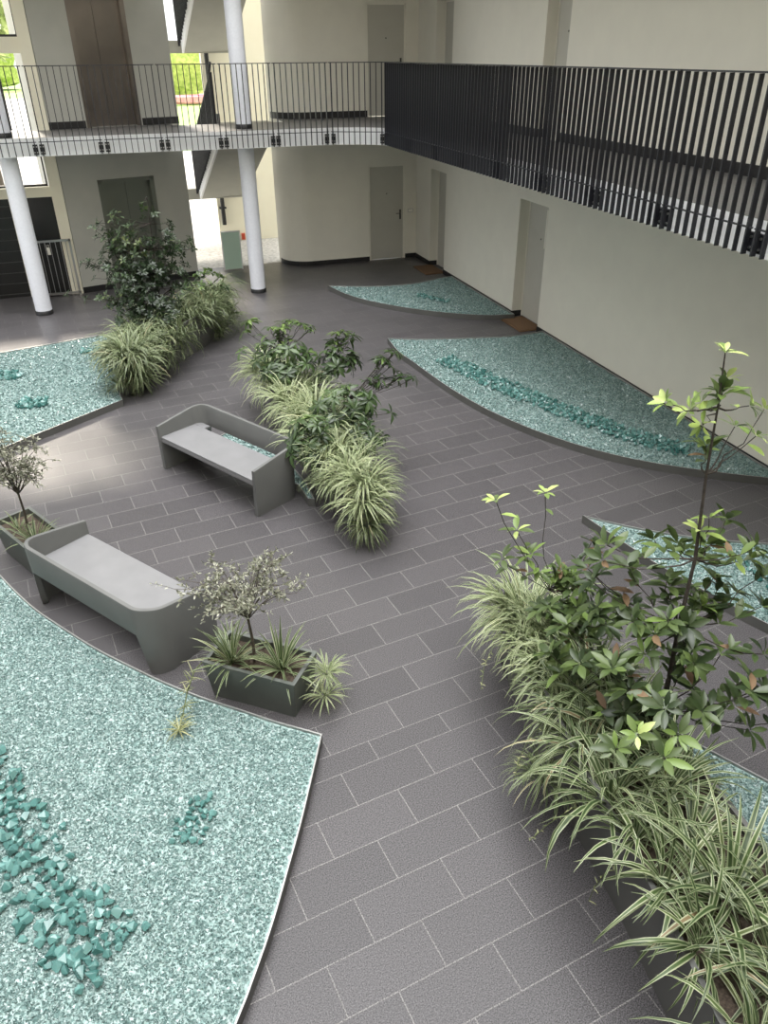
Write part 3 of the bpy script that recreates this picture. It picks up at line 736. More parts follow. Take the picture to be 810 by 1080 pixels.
lump_stuff(scatter([(-1.75, 11.30), (-1.45, 11.22)], 0.12, 34, 0, 0, rng, 0.05), 'nearer heap of teal glass lumps on the left bed', rng, 0.04, 0.06)
lump_stuff(scatter([(-2.2, 12.65), (-1.85, 12.5)], 0.12, 30, 0, 0, rng, 0.05), 'heap of teal glass lumps at the left picture edge', rng, 0.04, 0.06)
lump_stuff(scatter([(5.6, 14.75), (5.98, 14.0)], 0.07, 40, 0, 0, rng, 0.04), 'short streak of teal glass lumps on the small far bed', rng, 0.03, 0.045)
lump_stuff(scatter([(-0.95, 13.4), (-0.6, 13.3)], 0.1, 24, 0, 0, rng, 0.05), 'far heap of teal glass lumps beside the leafy planter on the left bed', rng, 0.03, 0.05)
lump_stuff(scatter([(5.3, 4.75), (5.15, 4.2), (4.95, 3.9)], 0.07, 26, 0, 0, rng, 0.05), 'ribbon of teal glass lumps on the pointed bed behind the tree', rng, 0.03, 0.045)

# ------------------------------------------------------------------ benches
def bench(loc, rz, label):
    """local: x along the seat, -y is the front; tub back with wrapped arms, open below the back"""
    r = empty('bench', (loc[0], loc[1], 0), rz); tag(r, label, 'bench', 'moulded grey tub benches')
    Lh, D, R, T = 0.90, 0.68, 0.20, 0.045        # half length, depth, corner radius, wall thickness
    # plan path of the shell from the front left end, round the back, to the front right end
    def path(off):      # plan of the wall, pushed out by off
        Lr, Dr, Rr = Lh+off, D+off, R+off
        p = [(-Lr, 0.0), (-Lr, (Dr-Rr)*0.5), (-Lr, Dr-Rr)]
        p += [(-Lr+Rr-Rr*math.cos(a), Dr-Rr+Rr*math.sin(a)) for a in np.linspace(0, PI/2, 15)[1:]]
        p += [(x, Dr) for x in np.linspace(-Lr+Rr, Lr-Rr, 9)[1:]]
        p += [(Lr-Rr+Rr*math.sin(a), Dr-Rr+Rr*math.cos(a)) for a in np.linspace(0, PI/2, 15)[1:]]
        p += [(Lr, (Dr-Rr)*0.5), (Lr, 0.0)]
        return p
    def topz(y): t = min(1, max(0, y/(D-0.05))); return 0.565 + 0.105*t
    po, pi = path(0), path(-T)
    pob, pib = path(-0.015), path(-T-0.02)       # slightly tapered to the foot
    b = MB(); n = len(po); vs = []
    # the wall goes to the floor at the arms, to 0.36 along the back
    def botz(i):
        x, y = po[i]
        if y < D-R+0.02: return 0.0
        ax = abs(x); k = (ax-(Lh-0.17))/0.06
        return 0.0 if k >= 1 else (0.405 if k <= 0 else 0.405*(1-k))
    for i in range(n):
        zt, zb = topz(po[i][1]), botz(i); f = (zt-zb)/zt
        ob = Vector(po[i]).lerp(Vector(pob[i]), f); ib = Vector(pi[i]).lerp(Vector(pib[i]), f)
        vs += [(*ob, zb), (*po[i], zt-0.012), (*(Vector(po[i])*0.86+Vector(pi[i])*0.14), zt), (*(Vector(po[i])*0.14+Vector(pi[i])*0.86), zt), (*pi[i], zt-0.012), (*ib, zb)]
    fs = []
    for i in range(n-1):
        for k in range(6):
            a, c = i*6+k, i*6+(k+1) % 6; fs.append((a, c, c+6, a+6))
    fs += [tuple(range(5, -1, -1)), tuple(range((n-1)*6, n*6))]
    b.add(vs, fs, smooth=True)
    o = b.build('shell', M['bench'], r); shell = o
    md = o.modifiers.new('edge', 'EDGE_SPLIT'); md.split_angle = math.radians(35)
    # seat with a slot along the back
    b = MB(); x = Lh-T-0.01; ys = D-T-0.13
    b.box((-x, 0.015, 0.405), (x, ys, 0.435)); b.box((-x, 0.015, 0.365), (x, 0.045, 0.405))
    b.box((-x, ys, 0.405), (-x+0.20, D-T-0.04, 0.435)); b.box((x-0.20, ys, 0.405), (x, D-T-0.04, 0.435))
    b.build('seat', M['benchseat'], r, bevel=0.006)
    b = MB(); b.box((-0.03, D+0.0005, 0.40), (0.03, D+0.004, 0.415)); q = b.build('maker_plate', M['steel'], shell); q.location = (0.52, -0.009, 0.05)
    return r
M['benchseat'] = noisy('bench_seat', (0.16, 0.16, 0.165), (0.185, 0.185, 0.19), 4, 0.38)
u1 = math.atan2(1.52, -0.89)          # direction from the right base corner to the left one
# front edge centres from the measured base corners
def place_bench(fl, fr, label):
    fl, fr = Vector(fl), Vector(fr); d = fr-fl
    return bench(((fl+fr)/2), math.atan2(d.y, d.x), label)
place_bench((0.03, 8.77), (0.92, 7.25), 'far grey tub bench seen from its open front, beside the middle planter')
place_bench((0.235, 5.34), (-0.79, 6.81), 'near grey tub bench seen from behind, between the two small trees')

# ------------------------------------------------------------------ planters
def boat_planter(left, right, h, label, m):
    """outline: far tip ... left side to the near end, right side back"""
    out_ = ccw(catmull(left, 6) + catmull(right, 6)[::-1])
    c = Vector(np.mean(out_, 0)); r = empty('long_planter', (c.x, c.y, 0)); tag(r, label, 'planter')
    o2 = [(p[0]-c.x, p[1]-c.y) for p in out_]; inn = inset(o2, 0.03); ft = inset(o2, 0.05); n = len(o2)
    b = MB(); vs = [(*p, 0) for p in ft] + [(*p, h) for p in o2] + [(*p, h) for p in inn] + [(*p, h-0.12) for p in inn]
    for k in range(3): b.add(vs, [(k*n+i, k*n+(i+1) % n, (k+1)*n+(i+1) % n, (k+1)*n+i) for i in range(n)], smooth=(k == 0))
    b.add(vs, [tuple(range(n-1, -1, -1))])
    q = b.build('body', m, r); md = q.modifiers.new('edge', 'EDGE_SPLIT'); md.split_angle = math.radians(40)
    b = MB(); b.add([(*p, h-0.07) for p in inn], [tuple(range(n))]); q = b.build('soil', M['soil'], r)
    return r
P1L = [(2.40, 4.35), (2.29, 3.86), (2.19, 3.2), (2.12, 2.69), (2.07, 2.1), (1.99, 1.5), (1.90, 0.9), (1.88, 0.5)]
P1R = [(2.46, 4.35), (2.66, 3.9), (2.78, 3.3), (2.80, 2.7), (2.79, 2.1), (2.75, 1.5), (2.70, 0.9), (2.6, 0.5)]
boat_planter(P1L, P1R, 0.66, 'long dark boat-shaped planter in the right foreground', M['planter'])
P2L = [(1.62, 10.35), (1.55, 9.8), (1.55, 9.0), (1.60, 8.2), (1.66, 7.4), (1.76, 6.75), (1.88, 6.42)]
P2R = [(1.70, 10.35), (1.95, 9.8), (2.18, 9.0), (2.28, 8.2), (2.24, 7.4), (2.10, 6.75), (1.93, 6.42)]
boat_planter(P2L, P2R, 0.60, 'dark boat-shaped planter in the middle beside the far bench', M['planter'])
P3L = [(1.50, 14.75), (1.05, 14.35), (0.45, 13.8), (0.05, 13.1), (-0.20, 12.4), (-0.30, 11.7), (-0.30, 11.3)]
P3R = [(1.60, 14.68), (1.55, 14.0), (1.2, 13.3), (0.80, 12.75), (0.32, 12.1), (-0.05, 11.6), (-0.23, 11.28)]
boat_planter(P3L, P3R, 0.60, 'dark boat-shaped planter at the back before the lift', M['planter'])

def box_planter(fl, fr, bl, br, h, label):
    """rim corners; foot slightly smaller"""
    rim = ccw([fl, fr, br, bl]); c = Vector(np.mean(rim, 0)); r = empty('box_planter', (c.x, c.y, 0)); tag(r, label, 'planter', 'small rectangular planters')
    o2 = [(p[0]-c.x, p[1]-c.y) for p in rim]; inn = inset(o2, 0.03); ft = inset(o2, 0.035); n = 4
    b = MB(); vs = [(*p, 0) for p in ft] + [(*p, h) for p in o2] + [(*p, h) for p in inn] + [(*p, h-0.2) for p in inn]
    for k in range(3): b.add(vs, [(k*n+i, k*n+(i+1) % n, (k+1)*n+(i+1) % n, (k+1)*n+i) for i in range(n)])
    b.add(vs, [tuple(range(n-1, -1, -1))]); b.build('body', M['greyplanter'], r, bevel=0.008)
    b = MB(); b.add([(*p, h-0.06) for p in inset(o2, 0.028)], [(0, 1, 2, 3)]); b.build('soil', M['soil'], r)
    return c
PH = 0.37
box_planter((0.045, 4.655), (0.66, 4.17), (0.30, 4.97), (0.915, 4.485), PH, 'small grey-green box planter with an olive tree at the corner of the big glass bed')
box_planter((-1.70, 7.42), (-1.36, 6.80), (-1.36, 7.62), (-1.02, 7.00), PH, 'small grey-green box planter with an olive tree at the left picture edge')

# ------------------------------------------------------------------ striped grass tufts
def tuft_mesh(seed, n, L0, L1, W, el0, el1, bend0, bend1, spread=0.05, seg=6):
    rg = random.Random(seed); b = MB()
    for i in range(n):
        az = 2.399963*i + rg.uniform(-0.4, 0.4); k = (i+0.5)/n
        el = el1 + (el0-el1)*k + rg.uniform(-0.12, 0.12)
        rr = spread*math.sqrt(rg.random())
        b.blade((rr*math.cos(az), rr*math.sin(az), 0), az, el, rg.uniform(L0, L1), W*rg.uniform(0.75, 1.2), rg.uniform(bend0, bend1), min(1, max(0, rg.gauss(0.45, 0.25))), seg, rg.uniform(-0.5, 0.5))
    return b
TUFT = {}
for s in range(4):
    o = tuft_mesh(s, 40, 0.38, 0.64, 0.026, 0.25, 1.35, 1.3, 2.6).build('grass_proto', M['grass']); TUFT['arch', s] = o.data; bpy.data.objects.remove(o)
    o = tuft_mesh(10+s, 80, 0.34, 0.62, 0.022, 0.1, 1.3, 1.5, 3.0, 0.09).build('grass_proto', M['grass']); TUFT['full', s] = o.data; bpy.data.objects.remove(o)
    o = tuft_mesh(40+s, 120, 0.30, 0.55, 0.018, 0.0, 1.25, 2.0, 3.4, 0.10).build('grass_proto', M['grass']); TUFT['dome', s] = o.data; bpy.data.objects.remove(o)
    o = tuft_mesh(20+s, 130, 0.32, 0.58, 0.019, 0.1, 1.3, 1.5, 3.0, 0.09).build('grass_proto', M['palegrass']); TUFT['pale', s] = o.data; bpy.data.objects.remove(o)
    o = tuft_mesh(30+s, 40, 0.15, 0.28, 0.014, 0.0, 1.2, 0.8, 2.0, 0.03).build('grass_proto', M['palegrass']); TUFT['small', s] = o.data; bpy.data.objects.remove(o)
def tuft(kind, x, y, z, label, group, s=1.0, rng=random, tilt=(0, 0)):
    o = bpy.data.objects.new('grass_tuft', TUFT[kind, rng.randrange(4)]); COL.objects.link(o)
    o.location = (x, y, z); o.rotation_euler = (tilt[0], tilt[1], rng.uniform(0, 6.28)); o.scale = (s, s, s)
    tag(o, label, 'grass', group); return o
def lerp_side(side, t):
    seg = list(zip(side[:-1], side[1:])); ln = [(Vector(b_)-Vector(a)).length for a, b_ in seg]; T = t*sum(ln)
    for (a, b_), l in zip(seg, ln):
        if T <= l: return Vector(a).lerp(Vector(b_), T/l)
        T -= l
    return Vector(side[-1])
rng = random.Random(11)
def row(Ls, Rs, w, ts, kind, z, label, group, scale=1.0, low=0.0, shrink=None):
    for i, t in enumerate(ts):
        a, c = lerp_side(Ls, t), lerp_side(Rs, t); p = a.lerp(c, w) + Vector((rng.uniform(-0.04, 0.04), rng.uniform(-0.04, 0.04)))
        o_ = (a-c).normalized()*(0.5-w)*2; tl = 0.55*abs(0.5-w)*2
        k = kind(t) if callable(kind) else kind; sc_ = shrink(t) if shrink else 1.0
        tuft(k, p.x, p.y, z-low, label % ORD[i], group, sc_*scale*rng.uniform(0.88, 1.12), rng, (-o_.y*tl, o_.x*tl))
# long foreground planter: far end pale and dense, near end darker and open
k1 = lambda t: 'pale' if t < 0.25 else ('full' if t < 0.42 else 'arch')
row(P1L, P1R, 0.14, [0.05, 0.14, 0.23, 0.32, 0.41, 0.50, 0.58, 0.66, 0.75, 0.86], k1, 0.62, 'striped grass tuft on the aisle side of the foreground planter, %s from its far end', 'grass on the aisle side of the foreground planter', shrink=lambda t: 0.8 if t < 0.35 else 1.0)
row(P1L, P1R, 0.5, [0.08, 0.20, 0.31, 0.42, 0.52, 0.61, 0.70, 0.80, 0.90], k1, 0.62, 'striped grass tuft along the middle of the foreground planter, %s from its far end', 'grass along the middle of the foreground planter', 1.05)
row(P1L, P1R, 0.80, [0.12, 0.26, 0.38, 0.52, 0.70, 0.84], k1, 0.62, 'striped grass tuft on the glass side of the foreground planter, %s from its far end', 'grass on the glass side of the foreground planter', shrink=lambda t: 0.72 if 0.3 < t < 0.75 else 0.9)
# middle planter
k2 = lambda t: 'pale'
row(P2L, P2R, 0.12, [0.08, 0.22, 0.36, 0.50, 0.64, 0.78, 0.90], k2, 0.56, 'pale grass tuft on the bench side of the middle planter, %s from its far end', 'grass on the bench side of the middle planter', shrink=lambda t: 0.85 if t > 0.7 else 1.0)
row(P2L, P2R, 0.5, [0.04, 0.30, 0.46, 0.60, 0.74, 0.87, 0.97], k2, 0.58, 'pale grass tuft along the middle of the middle planter, %s from its far end', 'grass along the middle of the middle planter', 1.05, shrink=lambda t: 0.82 if t > 0.7 else 1.0)
row(P2L, P2R, 0.88, [0.15, 0.30, 0.45, 0.58, 0.70, 0.82, 0.92], lambda t: 'full', 0.56, 'striped grass tuft on the right side of the middle planter, %s from its far end', 'grass on the right side of the middle planter', shrink=lambda t: 0.8 if t > 0.5 else 0.95)
# back planter
row(P3L, P3R, 0.15, [0.3, 0.5, 0.66, 0.80, 0.92, 0.985], lambda t: 'dome', 0.56, 'striped grass tuft on the left side of the back planter, %s from its far end', 'grass on the left side of the back planter', 1.1)
row(P3L, P3R, 0.55, [0.06, 0.22, 0.40, 0.62, 0.78, 0.92], lambda t: 'dome', 0.60, 'striped grass tuft along the middle of the back planter, %s from its far end', 'grass along the middle of the back planter', 1.15)
row(P3L, P3R, 0.88, [0.08, 0.20, 0.32, 0.44, 0.74, 0.88, 0.97], lambda t: 'dome', 0.54, 'striped grass tuft on the right side of the back planter, %s from its far end', 'grass on the right side of the back planter', 1.2)
# tufts hanging low over the rims
def hanging(x, y, z, kind, s, tilt, label, group=None): return tuft(kind, x, y, z, label, group, s, rng, tilt)
_p = atz(572, 822, 0.30); hanging(_p.x, _p.y, 0.30, 'dome', 0.72, (0, -0.5), 'lowest striped grass tuft drooping to the floor on the aisle side of the foreground planter')
hanging(1.90, 6.40, 0.46, 'pale', 0.85, (0.35, 0), 'pale striped grass tuft hanging off the near tip of the middle planter')
hanging(2.10, 6.62, 0.36, 'dome', 0.8, (0.3, 0.5), 'striped grass tuft hanging low at the right of the near tip of the middle planter')
hanging(1.92, 6.38, 0.22, 'dome', 0.7, (0.4, 0.1), 'lowest striped grass tuft touching the floor below the near tip of the middle planter')
hanging(1.66, 6.95, 0.40, 'dome', 0.8, (0.2, -0.5), 'striped grass tuft drooping toward the bench at the near end of the middle planter')
hanging(-0.28, 11.36, 0.44, 'dome', 1.1, (0.7, -0.4), 'striped grass tuft spilling over the near tip of the back planter')
hanging(-0.08, 11.48, 0.30, 'dome', 1.0, (0.9, 0.1), 'striped grass tuft hanging to the floor right of the near tip of the back planter')
hanging(0.26, 11.98, 0.40, 'dome', 1.05, (0.8, 0.3), 'striped grass tuft hanging low at the front of the back planter')
hanging(-0.28, 12.2, 0.38, 'dome', 1.1, (0.1, -0.9), 'striped grass tuft drooping onto the glass on the left of the back planter')
hanging(-0.34, 11.22, 0.20, 'dome', 0.75, (0.5, -0.3), 'lowest striped grass tuft over the corner of the left glass bed')
hanging(0.62, 12.42, 0.44, 'dome', 1.0, (0.7, 0.4), 'striped grass tuft drooping over the front rim of the back planter, below the dark tree')
hanging(1.22, 13.2, 0.40, 'dome', 1.15, (0.6, 0.6), 'striped grass tuft drooping on the right side of the back planter, the middle one')
hanging(1.60, 13.9, 0.36, 'dome', 1.2, (0.2, 0.9), 'striped grass tuft hanging low at the far right of the back planter')
hanging(1.50, 13.6, 0.14, 'dome', 0.9, (0.5, 0.8), 'striped grass tuft touching the floor at the far right of the back planter')

# ------------------------------------------------------------------ leafy shrubs and trees
def branch_pts(a, b_, rg, k=5, sag=0.08):
    a, b_ = Vector(a), Vector(b_); o = []
    for i in range(k+1):
        t = i/k; p = a.lerp(b_, t); bow = math.sin(PI*t)
        o.append(p + Vector((rg.uniform(-1, 1)*0.02, rg.uniform(-1, 1)*0.02, -sag*bow*(b_-a).length)) * (1 if 0 < i < k else 0))
    return o
def whorl(b, tip, d, rg, n, L0, L1, wr, tone, spread=1.15, droop=0.2, brown=0.0):
    d = Vector(d).normalized(); a = d.cross(Vector((0.3, 0.5, 0.1))).normalized(); c = d.cross(a)
    for i in range(n):
        az = 2*PI*i/n + rg.uniform(-0.3, 0.3); sp = spread + rg.uniform(-0.35, 0.3)
        v = d*math.cos(sp) + (a*math.cos(az)+c*math.sin(az))*math.sin(sp)
        Lf = rg.uniform(L0, L1); tn = min(1, max(0, tone + rg.uniform(-0.34, 0.3)))
        mi = 1 if rg.random() < brown else 0
        b.leaf(Vector(tip) + v*0.012, v, d, Lf, Lf*wr*rg.uniform(0.85, 1.15), tn, droop + rg.uniform(-0.1, 0.15), 0.3, mi)
def shrub(name, label, cat, base, hub, tips, rg, leafm, barkm, nleaf=7, L0=0.09, L1=0.14, wr=0.42, tone=0.4, r0=0.02, brown=0.0, along=2, spread=1.15, droop=0.2, kids=0, sag=0.06, trunk_mid=None):
    base = Vector(base); r = empty(name, base); tag(r, label, cat)
    wood = MB(); fol = MB(); hub = [Vector(h)-base for h in hub]
    tr = [Vector((0, 0, 0))] + hub
    wood.tube(tr, [r0*(1-0.82*(i/max(1, len(tr)-1))**0.7) for i in range(len(tr))], 8)
    for tp in tips:
        tone_ = tone
        if len(tp) == 4: tone_ = tp[3]
        t = Vector(tp[:3])-base
        # leave the trunk at the nearest lower point
        best = min(range(len(tr)), key=lambda i: (tr[i]-t).length + max(0, tr[i].z-t.z)*1.5)
        if best == len(tr)-1 and (tr[best]-t).length < 0.03:
            pts = [tr[best], t]
        else: pts = branch_pts(tr[best], t, rg, 5, sag)
        k = len(pts); wood.tube(pts, [max(0.003, r0*0.3*(1-i/k)) for i in range(k)], 5)
        d = (pts[-1]-pts[-2]).normalized() + Vector((0, 0, 0.55))
        ls = 0.72 if tone_ > 0.78 and brown else 1.0
        whorl(fol, pts[-1], d, rg, nleaf, L0*ls, L1*ls, wr, tone_, spread, droop, brown if ls == 1 else 0)
        for j in range(along if ls == 1 else 1):
            f = rg.uniform(0.45, 0.95); i = min(k-2, int(f*(k-1))); p = pts[i].lerp(pts[i+1], f*(k-1)-i)
            v = Vector((rg.uniform(-1, 1), rg.uniform(-1, 1), rg.uniform(-0.1, 0.7)))
            Lf = rg.uniform(L0, L1); fol.leaf(p, v, Vector((0, 0, 1)), Lf, Lf*wr, min(1, max(0, tone_+rg.uniform(-0.25, 0.15))), 0.2, 0.3, 1 if rg.random() < brown else 0)
        for j in range(kids):
            q = pts[-2].lerp(pts[-1], rg.uniform(-0.3, 0.8)) + Vector((rg.gauss(0, 1), rg.gauss(0, 1), rg.gauss(0.1, 0.8)))*L1*1.1
            wood.tube([pts[-2], (pts[-2]+q)/2 + Vector((0, 0, -0.01)), q], [0.0045, 0.0035, 0.003], 4)
            whorl(fol, q, (q-pts[-2]).normalized()+Vector((0, 0, 0.6)), rg, nleaf, L0*0.85, L1*0.95, wr, tone_, spread, droop, brown)
    wood.build('branches', barkm, r); fol.build('foliage', [leafm, M['brown']], r)
    return r

# foreground tree with whorled broad leaves (a tall bare shoot rises from it)
rg = random.Random(5)
tb = (2.66, 2.75, 0.60)
shoot = [aty(700, 745, 2.78), aty(716, 660, 2.85), aty(733, 590, 2.92), aty(745, 500, 2.98), aty(757, 430, 3.02), aty(765, 372, 3.05)]
tips = []
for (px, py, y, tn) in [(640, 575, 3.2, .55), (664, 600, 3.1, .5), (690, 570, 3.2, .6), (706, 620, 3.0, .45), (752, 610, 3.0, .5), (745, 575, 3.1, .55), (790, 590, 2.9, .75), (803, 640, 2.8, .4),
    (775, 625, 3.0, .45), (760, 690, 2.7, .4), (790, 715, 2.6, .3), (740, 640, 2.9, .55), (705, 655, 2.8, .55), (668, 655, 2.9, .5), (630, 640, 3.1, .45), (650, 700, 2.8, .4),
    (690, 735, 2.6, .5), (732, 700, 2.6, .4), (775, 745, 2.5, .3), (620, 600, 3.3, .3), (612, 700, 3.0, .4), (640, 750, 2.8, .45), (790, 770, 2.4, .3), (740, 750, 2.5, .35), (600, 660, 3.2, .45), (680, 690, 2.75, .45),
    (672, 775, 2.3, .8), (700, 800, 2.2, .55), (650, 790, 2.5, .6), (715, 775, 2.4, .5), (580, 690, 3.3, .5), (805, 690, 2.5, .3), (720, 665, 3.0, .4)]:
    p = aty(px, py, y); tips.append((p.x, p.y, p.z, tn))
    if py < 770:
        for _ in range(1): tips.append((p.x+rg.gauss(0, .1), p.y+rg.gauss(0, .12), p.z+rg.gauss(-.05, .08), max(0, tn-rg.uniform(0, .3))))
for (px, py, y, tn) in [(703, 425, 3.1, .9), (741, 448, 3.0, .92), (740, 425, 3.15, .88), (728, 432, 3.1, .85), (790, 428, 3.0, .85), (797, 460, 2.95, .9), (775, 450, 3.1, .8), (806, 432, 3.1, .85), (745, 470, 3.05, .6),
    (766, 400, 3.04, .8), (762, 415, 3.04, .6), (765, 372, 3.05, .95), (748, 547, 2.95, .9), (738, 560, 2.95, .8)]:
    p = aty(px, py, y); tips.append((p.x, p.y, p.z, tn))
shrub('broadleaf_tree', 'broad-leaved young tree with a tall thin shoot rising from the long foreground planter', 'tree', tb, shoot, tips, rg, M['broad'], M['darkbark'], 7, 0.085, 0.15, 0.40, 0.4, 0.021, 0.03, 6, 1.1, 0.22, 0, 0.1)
# second, lower shrub at the far end of the same planter
tips = []
for (px, py, y, tn) in [(523, 528, 4.0, .9), (545, 560, 4.0, .75), (575, 520, 4.0, .9), (530, 590, 4.0, .6), (560, 585, 3.9, .7), (590, 600, 3.9, .6), (624, 572, 3.9, .3), (635, 570, 3.9, .3), (610, 620, 3.7, .45), (580, 640, 3.7, .5),
    (600, 650, 3.6, .4), (620, 670, 3.5, .4), (640, 660, 3.4, .35), (590, 690, 3.4, .45), (625, 700, 3.3, .4), (605, 730, 3.2, .45), (635, 725, 3.1, .35), (570, 710, 3.4, .5), (650, 640, 3.5, .4), (600, 610, 3.8, .5), (660, 730, 3.1, .35)]:
    p = aty(px, py, y); tips.append((p.x, p.y, p.z, tn))
    if py > 595:
        for _ in range(2): tips.append((p.x+rg.gauss(0, .07), p.y+rg.gauss(0, .09), p.z+rg.gauss(-.04, .07), max(0, tn-rg.uniform(0, .3))))
h1 = Vector((2.50, 3.7, 0.6))
shrub('broadleaf_shrub', 'low broad-leaved shrub with two pale upright sprigs at the far end of the foreground planter', 'shrub', h1, [h1+Vector((0, 0.05, 0.25)), h1+Vector((0, 0.12, 0.45))], tips, rg, M['broad'], M['darkbark'], 7, 0.08, 0.135, 0.40, 0.4, 0.012, 0.03, 5, 1.15, 0.25, 0, 0.08)

# fingered-leaf shrubs of the middle planter
def cluster_tips(spec, rg, extra, rad):
    o = []
    for (px, py, y, tn) in spec:
        p = aty(px, py, y); o.append((p.x, p.y, p.z, tn))
        for _ in range(extra): o.append((p.x+rg.gauss(0, rad), p.y+rg.gauss(0, rad), p.z-abs(rg.gauss(0, rad*0.9)), max(0, tn-rg.uniform(0, 0.3))))
    return o
rg = random.Random(8)
kw = dict(nleaf=8, L0=0.09, L1=0.15, wr=0.34, r0=0.014, along=1, spread=1.45, droop=0.45)
b0 = Vector((1.75, 9.55, 0.53))
shrub('fingerleaf_shrub', 'bushy dark fingered-leaf shrub at the far end of the middle planter', 'shrub', b0, [b0+Vector((0, 0, .25)), b0+Vector((0, 0, .5))],
      cluster_tips([(262, 338, 9.9, .7), (285, 345, 9.7, .6), (305, 338, 9.7, .9), (318, 342, 9.6, .9), (275, 362, 9.5, .5), (300, 365, 9.4, .6), (322, 368, 9.4, .5), (290, 385, 9.3, .4), (310, 388, 9.2, .4), (280, 375, 9.4, .3), (335, 375, 9.3, .6)], rg, 4, 0.11), rg, M['palm'], M['darkbark'], **kw)
b0 = Vector((2.05, 9.1, 0.53))
shrub('fingerleaf_shrub', 'round dark fingered-leaf shrub right of the far end of the middle planter', 'shrub', b0, [b0+Vector((0.1, 0, .25)), b0+Vector((0.25, 0, .45))],
      cluster_tips([(355, 352, 9.3, .8), (368, 358, 9.3, .6), (345, 370, 9.2, .4), (375, 372, 9.2, .5), (362, 378, 9.1, .3), (348, 385, 9.0, .2)], rg, 4, 0.09), rg, M['palm'], M['darkbark'], **kw)
b0 = Vector((2.08, 8.1, 0.53))
shrub('fingerleaf_shrub', 'dark fingered-leaf shrub reaching out to the right of the middle planter', 'shrub', b0, [b0+Vector((0.05, 0, .2)), b0+Vector((0.15, 0, .35))],
      cluster_tips([(415, 372, 8.2, .6), (405, 378, 8.2, .5), (425, 395, 8.1, .3), (400, 400, 8.1, .3), (385, 415, 8.0, .4), (365, 408, 8.1, .5), (392, 430, 7.9, .2), (372, 428, 7.9, .3), (350, 415, 8.0, .6), (385, 445, 7.7, .1), (355, 440, 7.8, .3), (340, 425, 8.0, .5), (375, 460, 7.5, .1)], rg, 3, 0.09), rg, M['palm'], M['darkbark'], **kw)
b0 = Vector((1.78, 7.6, 0.53))
shrub('fingerleaf_shrub', 'low bluish dark fingered-leaf shrub between grass tufts at the near part of the middle planter', 'shrub', b0, [b0+Vector((-0.05, 0, .1)), b0+Vector((-0.1, 0, .2))],
      cluster_tips([(315, 445, 7.6, .5), (330, 440, 7.6, .6), (340, 455, 7.5, .5), (310, 465, 7.5, .3), (325, 470, 7.4, .4), (335, 478, 7.3, .2)], rg, 3, 0.08), rg, M['palm'], M['darkbark'], **kw)

# dark small-leaved tree in the back planter
rg = random.Random(21)
b0 = Vector((0.42, 13.2, 0.53)); top = aty(155, 208, 13.2)
hub = [b0.lerp(Vector(top), t) for t in (0.2, 0.4, 0.6, 0.8, 1.0)]
tips = []
for (px, py, y, tn) in [(150, 215, 13.2, .5), (163, 228, 13.2, .4), (178, 235, 13.3, .3), (140, 238, 13.1, .4), (118, 226, 13.1, .6), (103, 235, 13.2, .6), (112, 258, 13.1, .5), (128, 262, 13.0, .8), (145, 258, 13.0, .8), (160, 255, 13.2, .2),
    (175, 262, 13.2, .3), (190, 258, 13.3, .6), (108, 275, 13.0, .3), (125, 280, 12.9, .4), (142, 280, 12.9, .3), (158, 278, 13.0, .2), (175, 282, 13.1, .2), (118, 298, 12.9, .6), (112, 312, 12.8, .7), (132, 300, 12.8, .3), (150, 300, 12.8, .2),
    (168, 300, 12.9, .2), (186, 300, 13.1, .4), (130, 318, 12.7, .4), (148, 318, 12.7, .2), (165, 320, 12.7, .2), (180, 318, 12.9, .3), (140, 335, 12.6, .3), (160, 338, 12.6, .2), (175, 335, 12.7, .2)]:
    p = aty(px, py, y); tips.append((p.x, p.y, p.z, tn))
    if py > 250:
        for _ in range(6): tips.append((p.x+rg.gauss(0, 0.15), p.y+rg.gauss(0, 0.16), p.z+rg.gauss(0, 0.13), max(0, tn-rg.uniform(0, .35))))
shrub('dark_leafy_tree', 'tall dark small-leaved tree growing from the back planter before the lift door', 'tree', b0, hub, tips, rg, M['small'], M['darkbark'], 7, 0.05, 0.09, 0.5, 0.3, 0.025, 0.0, 3, 1.2, 0.2, 2, 0.04)

rg = random.Random(31); b0 = Vector((1.25, 14.2, 0.53)); tips = []
for (px, py, y, tn) in [(205, 292, 14.2, .8), (218, 286, 14.3, .9), (232, 292, 14.3, .7), (212, 302, 14.1, .7), (226, 303, 14.2, .6), (240, 306, 14.3, .5), (200, 306, 14.0, .5)]:
    p = aty(px, py, y); tips.append((p.x, p.y, p.z, tn))
    for _ in range(2): tips.append((p.x+rg.gauss(0, .1), p.y+rg.gauss(0, .1), p.z+rg.gauss(-.05, .06), tn-rg.uniform(0, .3)))
shrub('pale_leafy_shrub', 'light green leafy shrub at the far right end of the back planter', 'shrub', b0, [b0+Vector((0, 0, .2)), b0+Vector((0, 0, .4))], tips, rg, M['palm'], M['darkbark'], 7, 0.08, 0.13, 0.4, 0.7, 0.012, 0.0, 2, 1.2, 0.2, 0, 0.05)

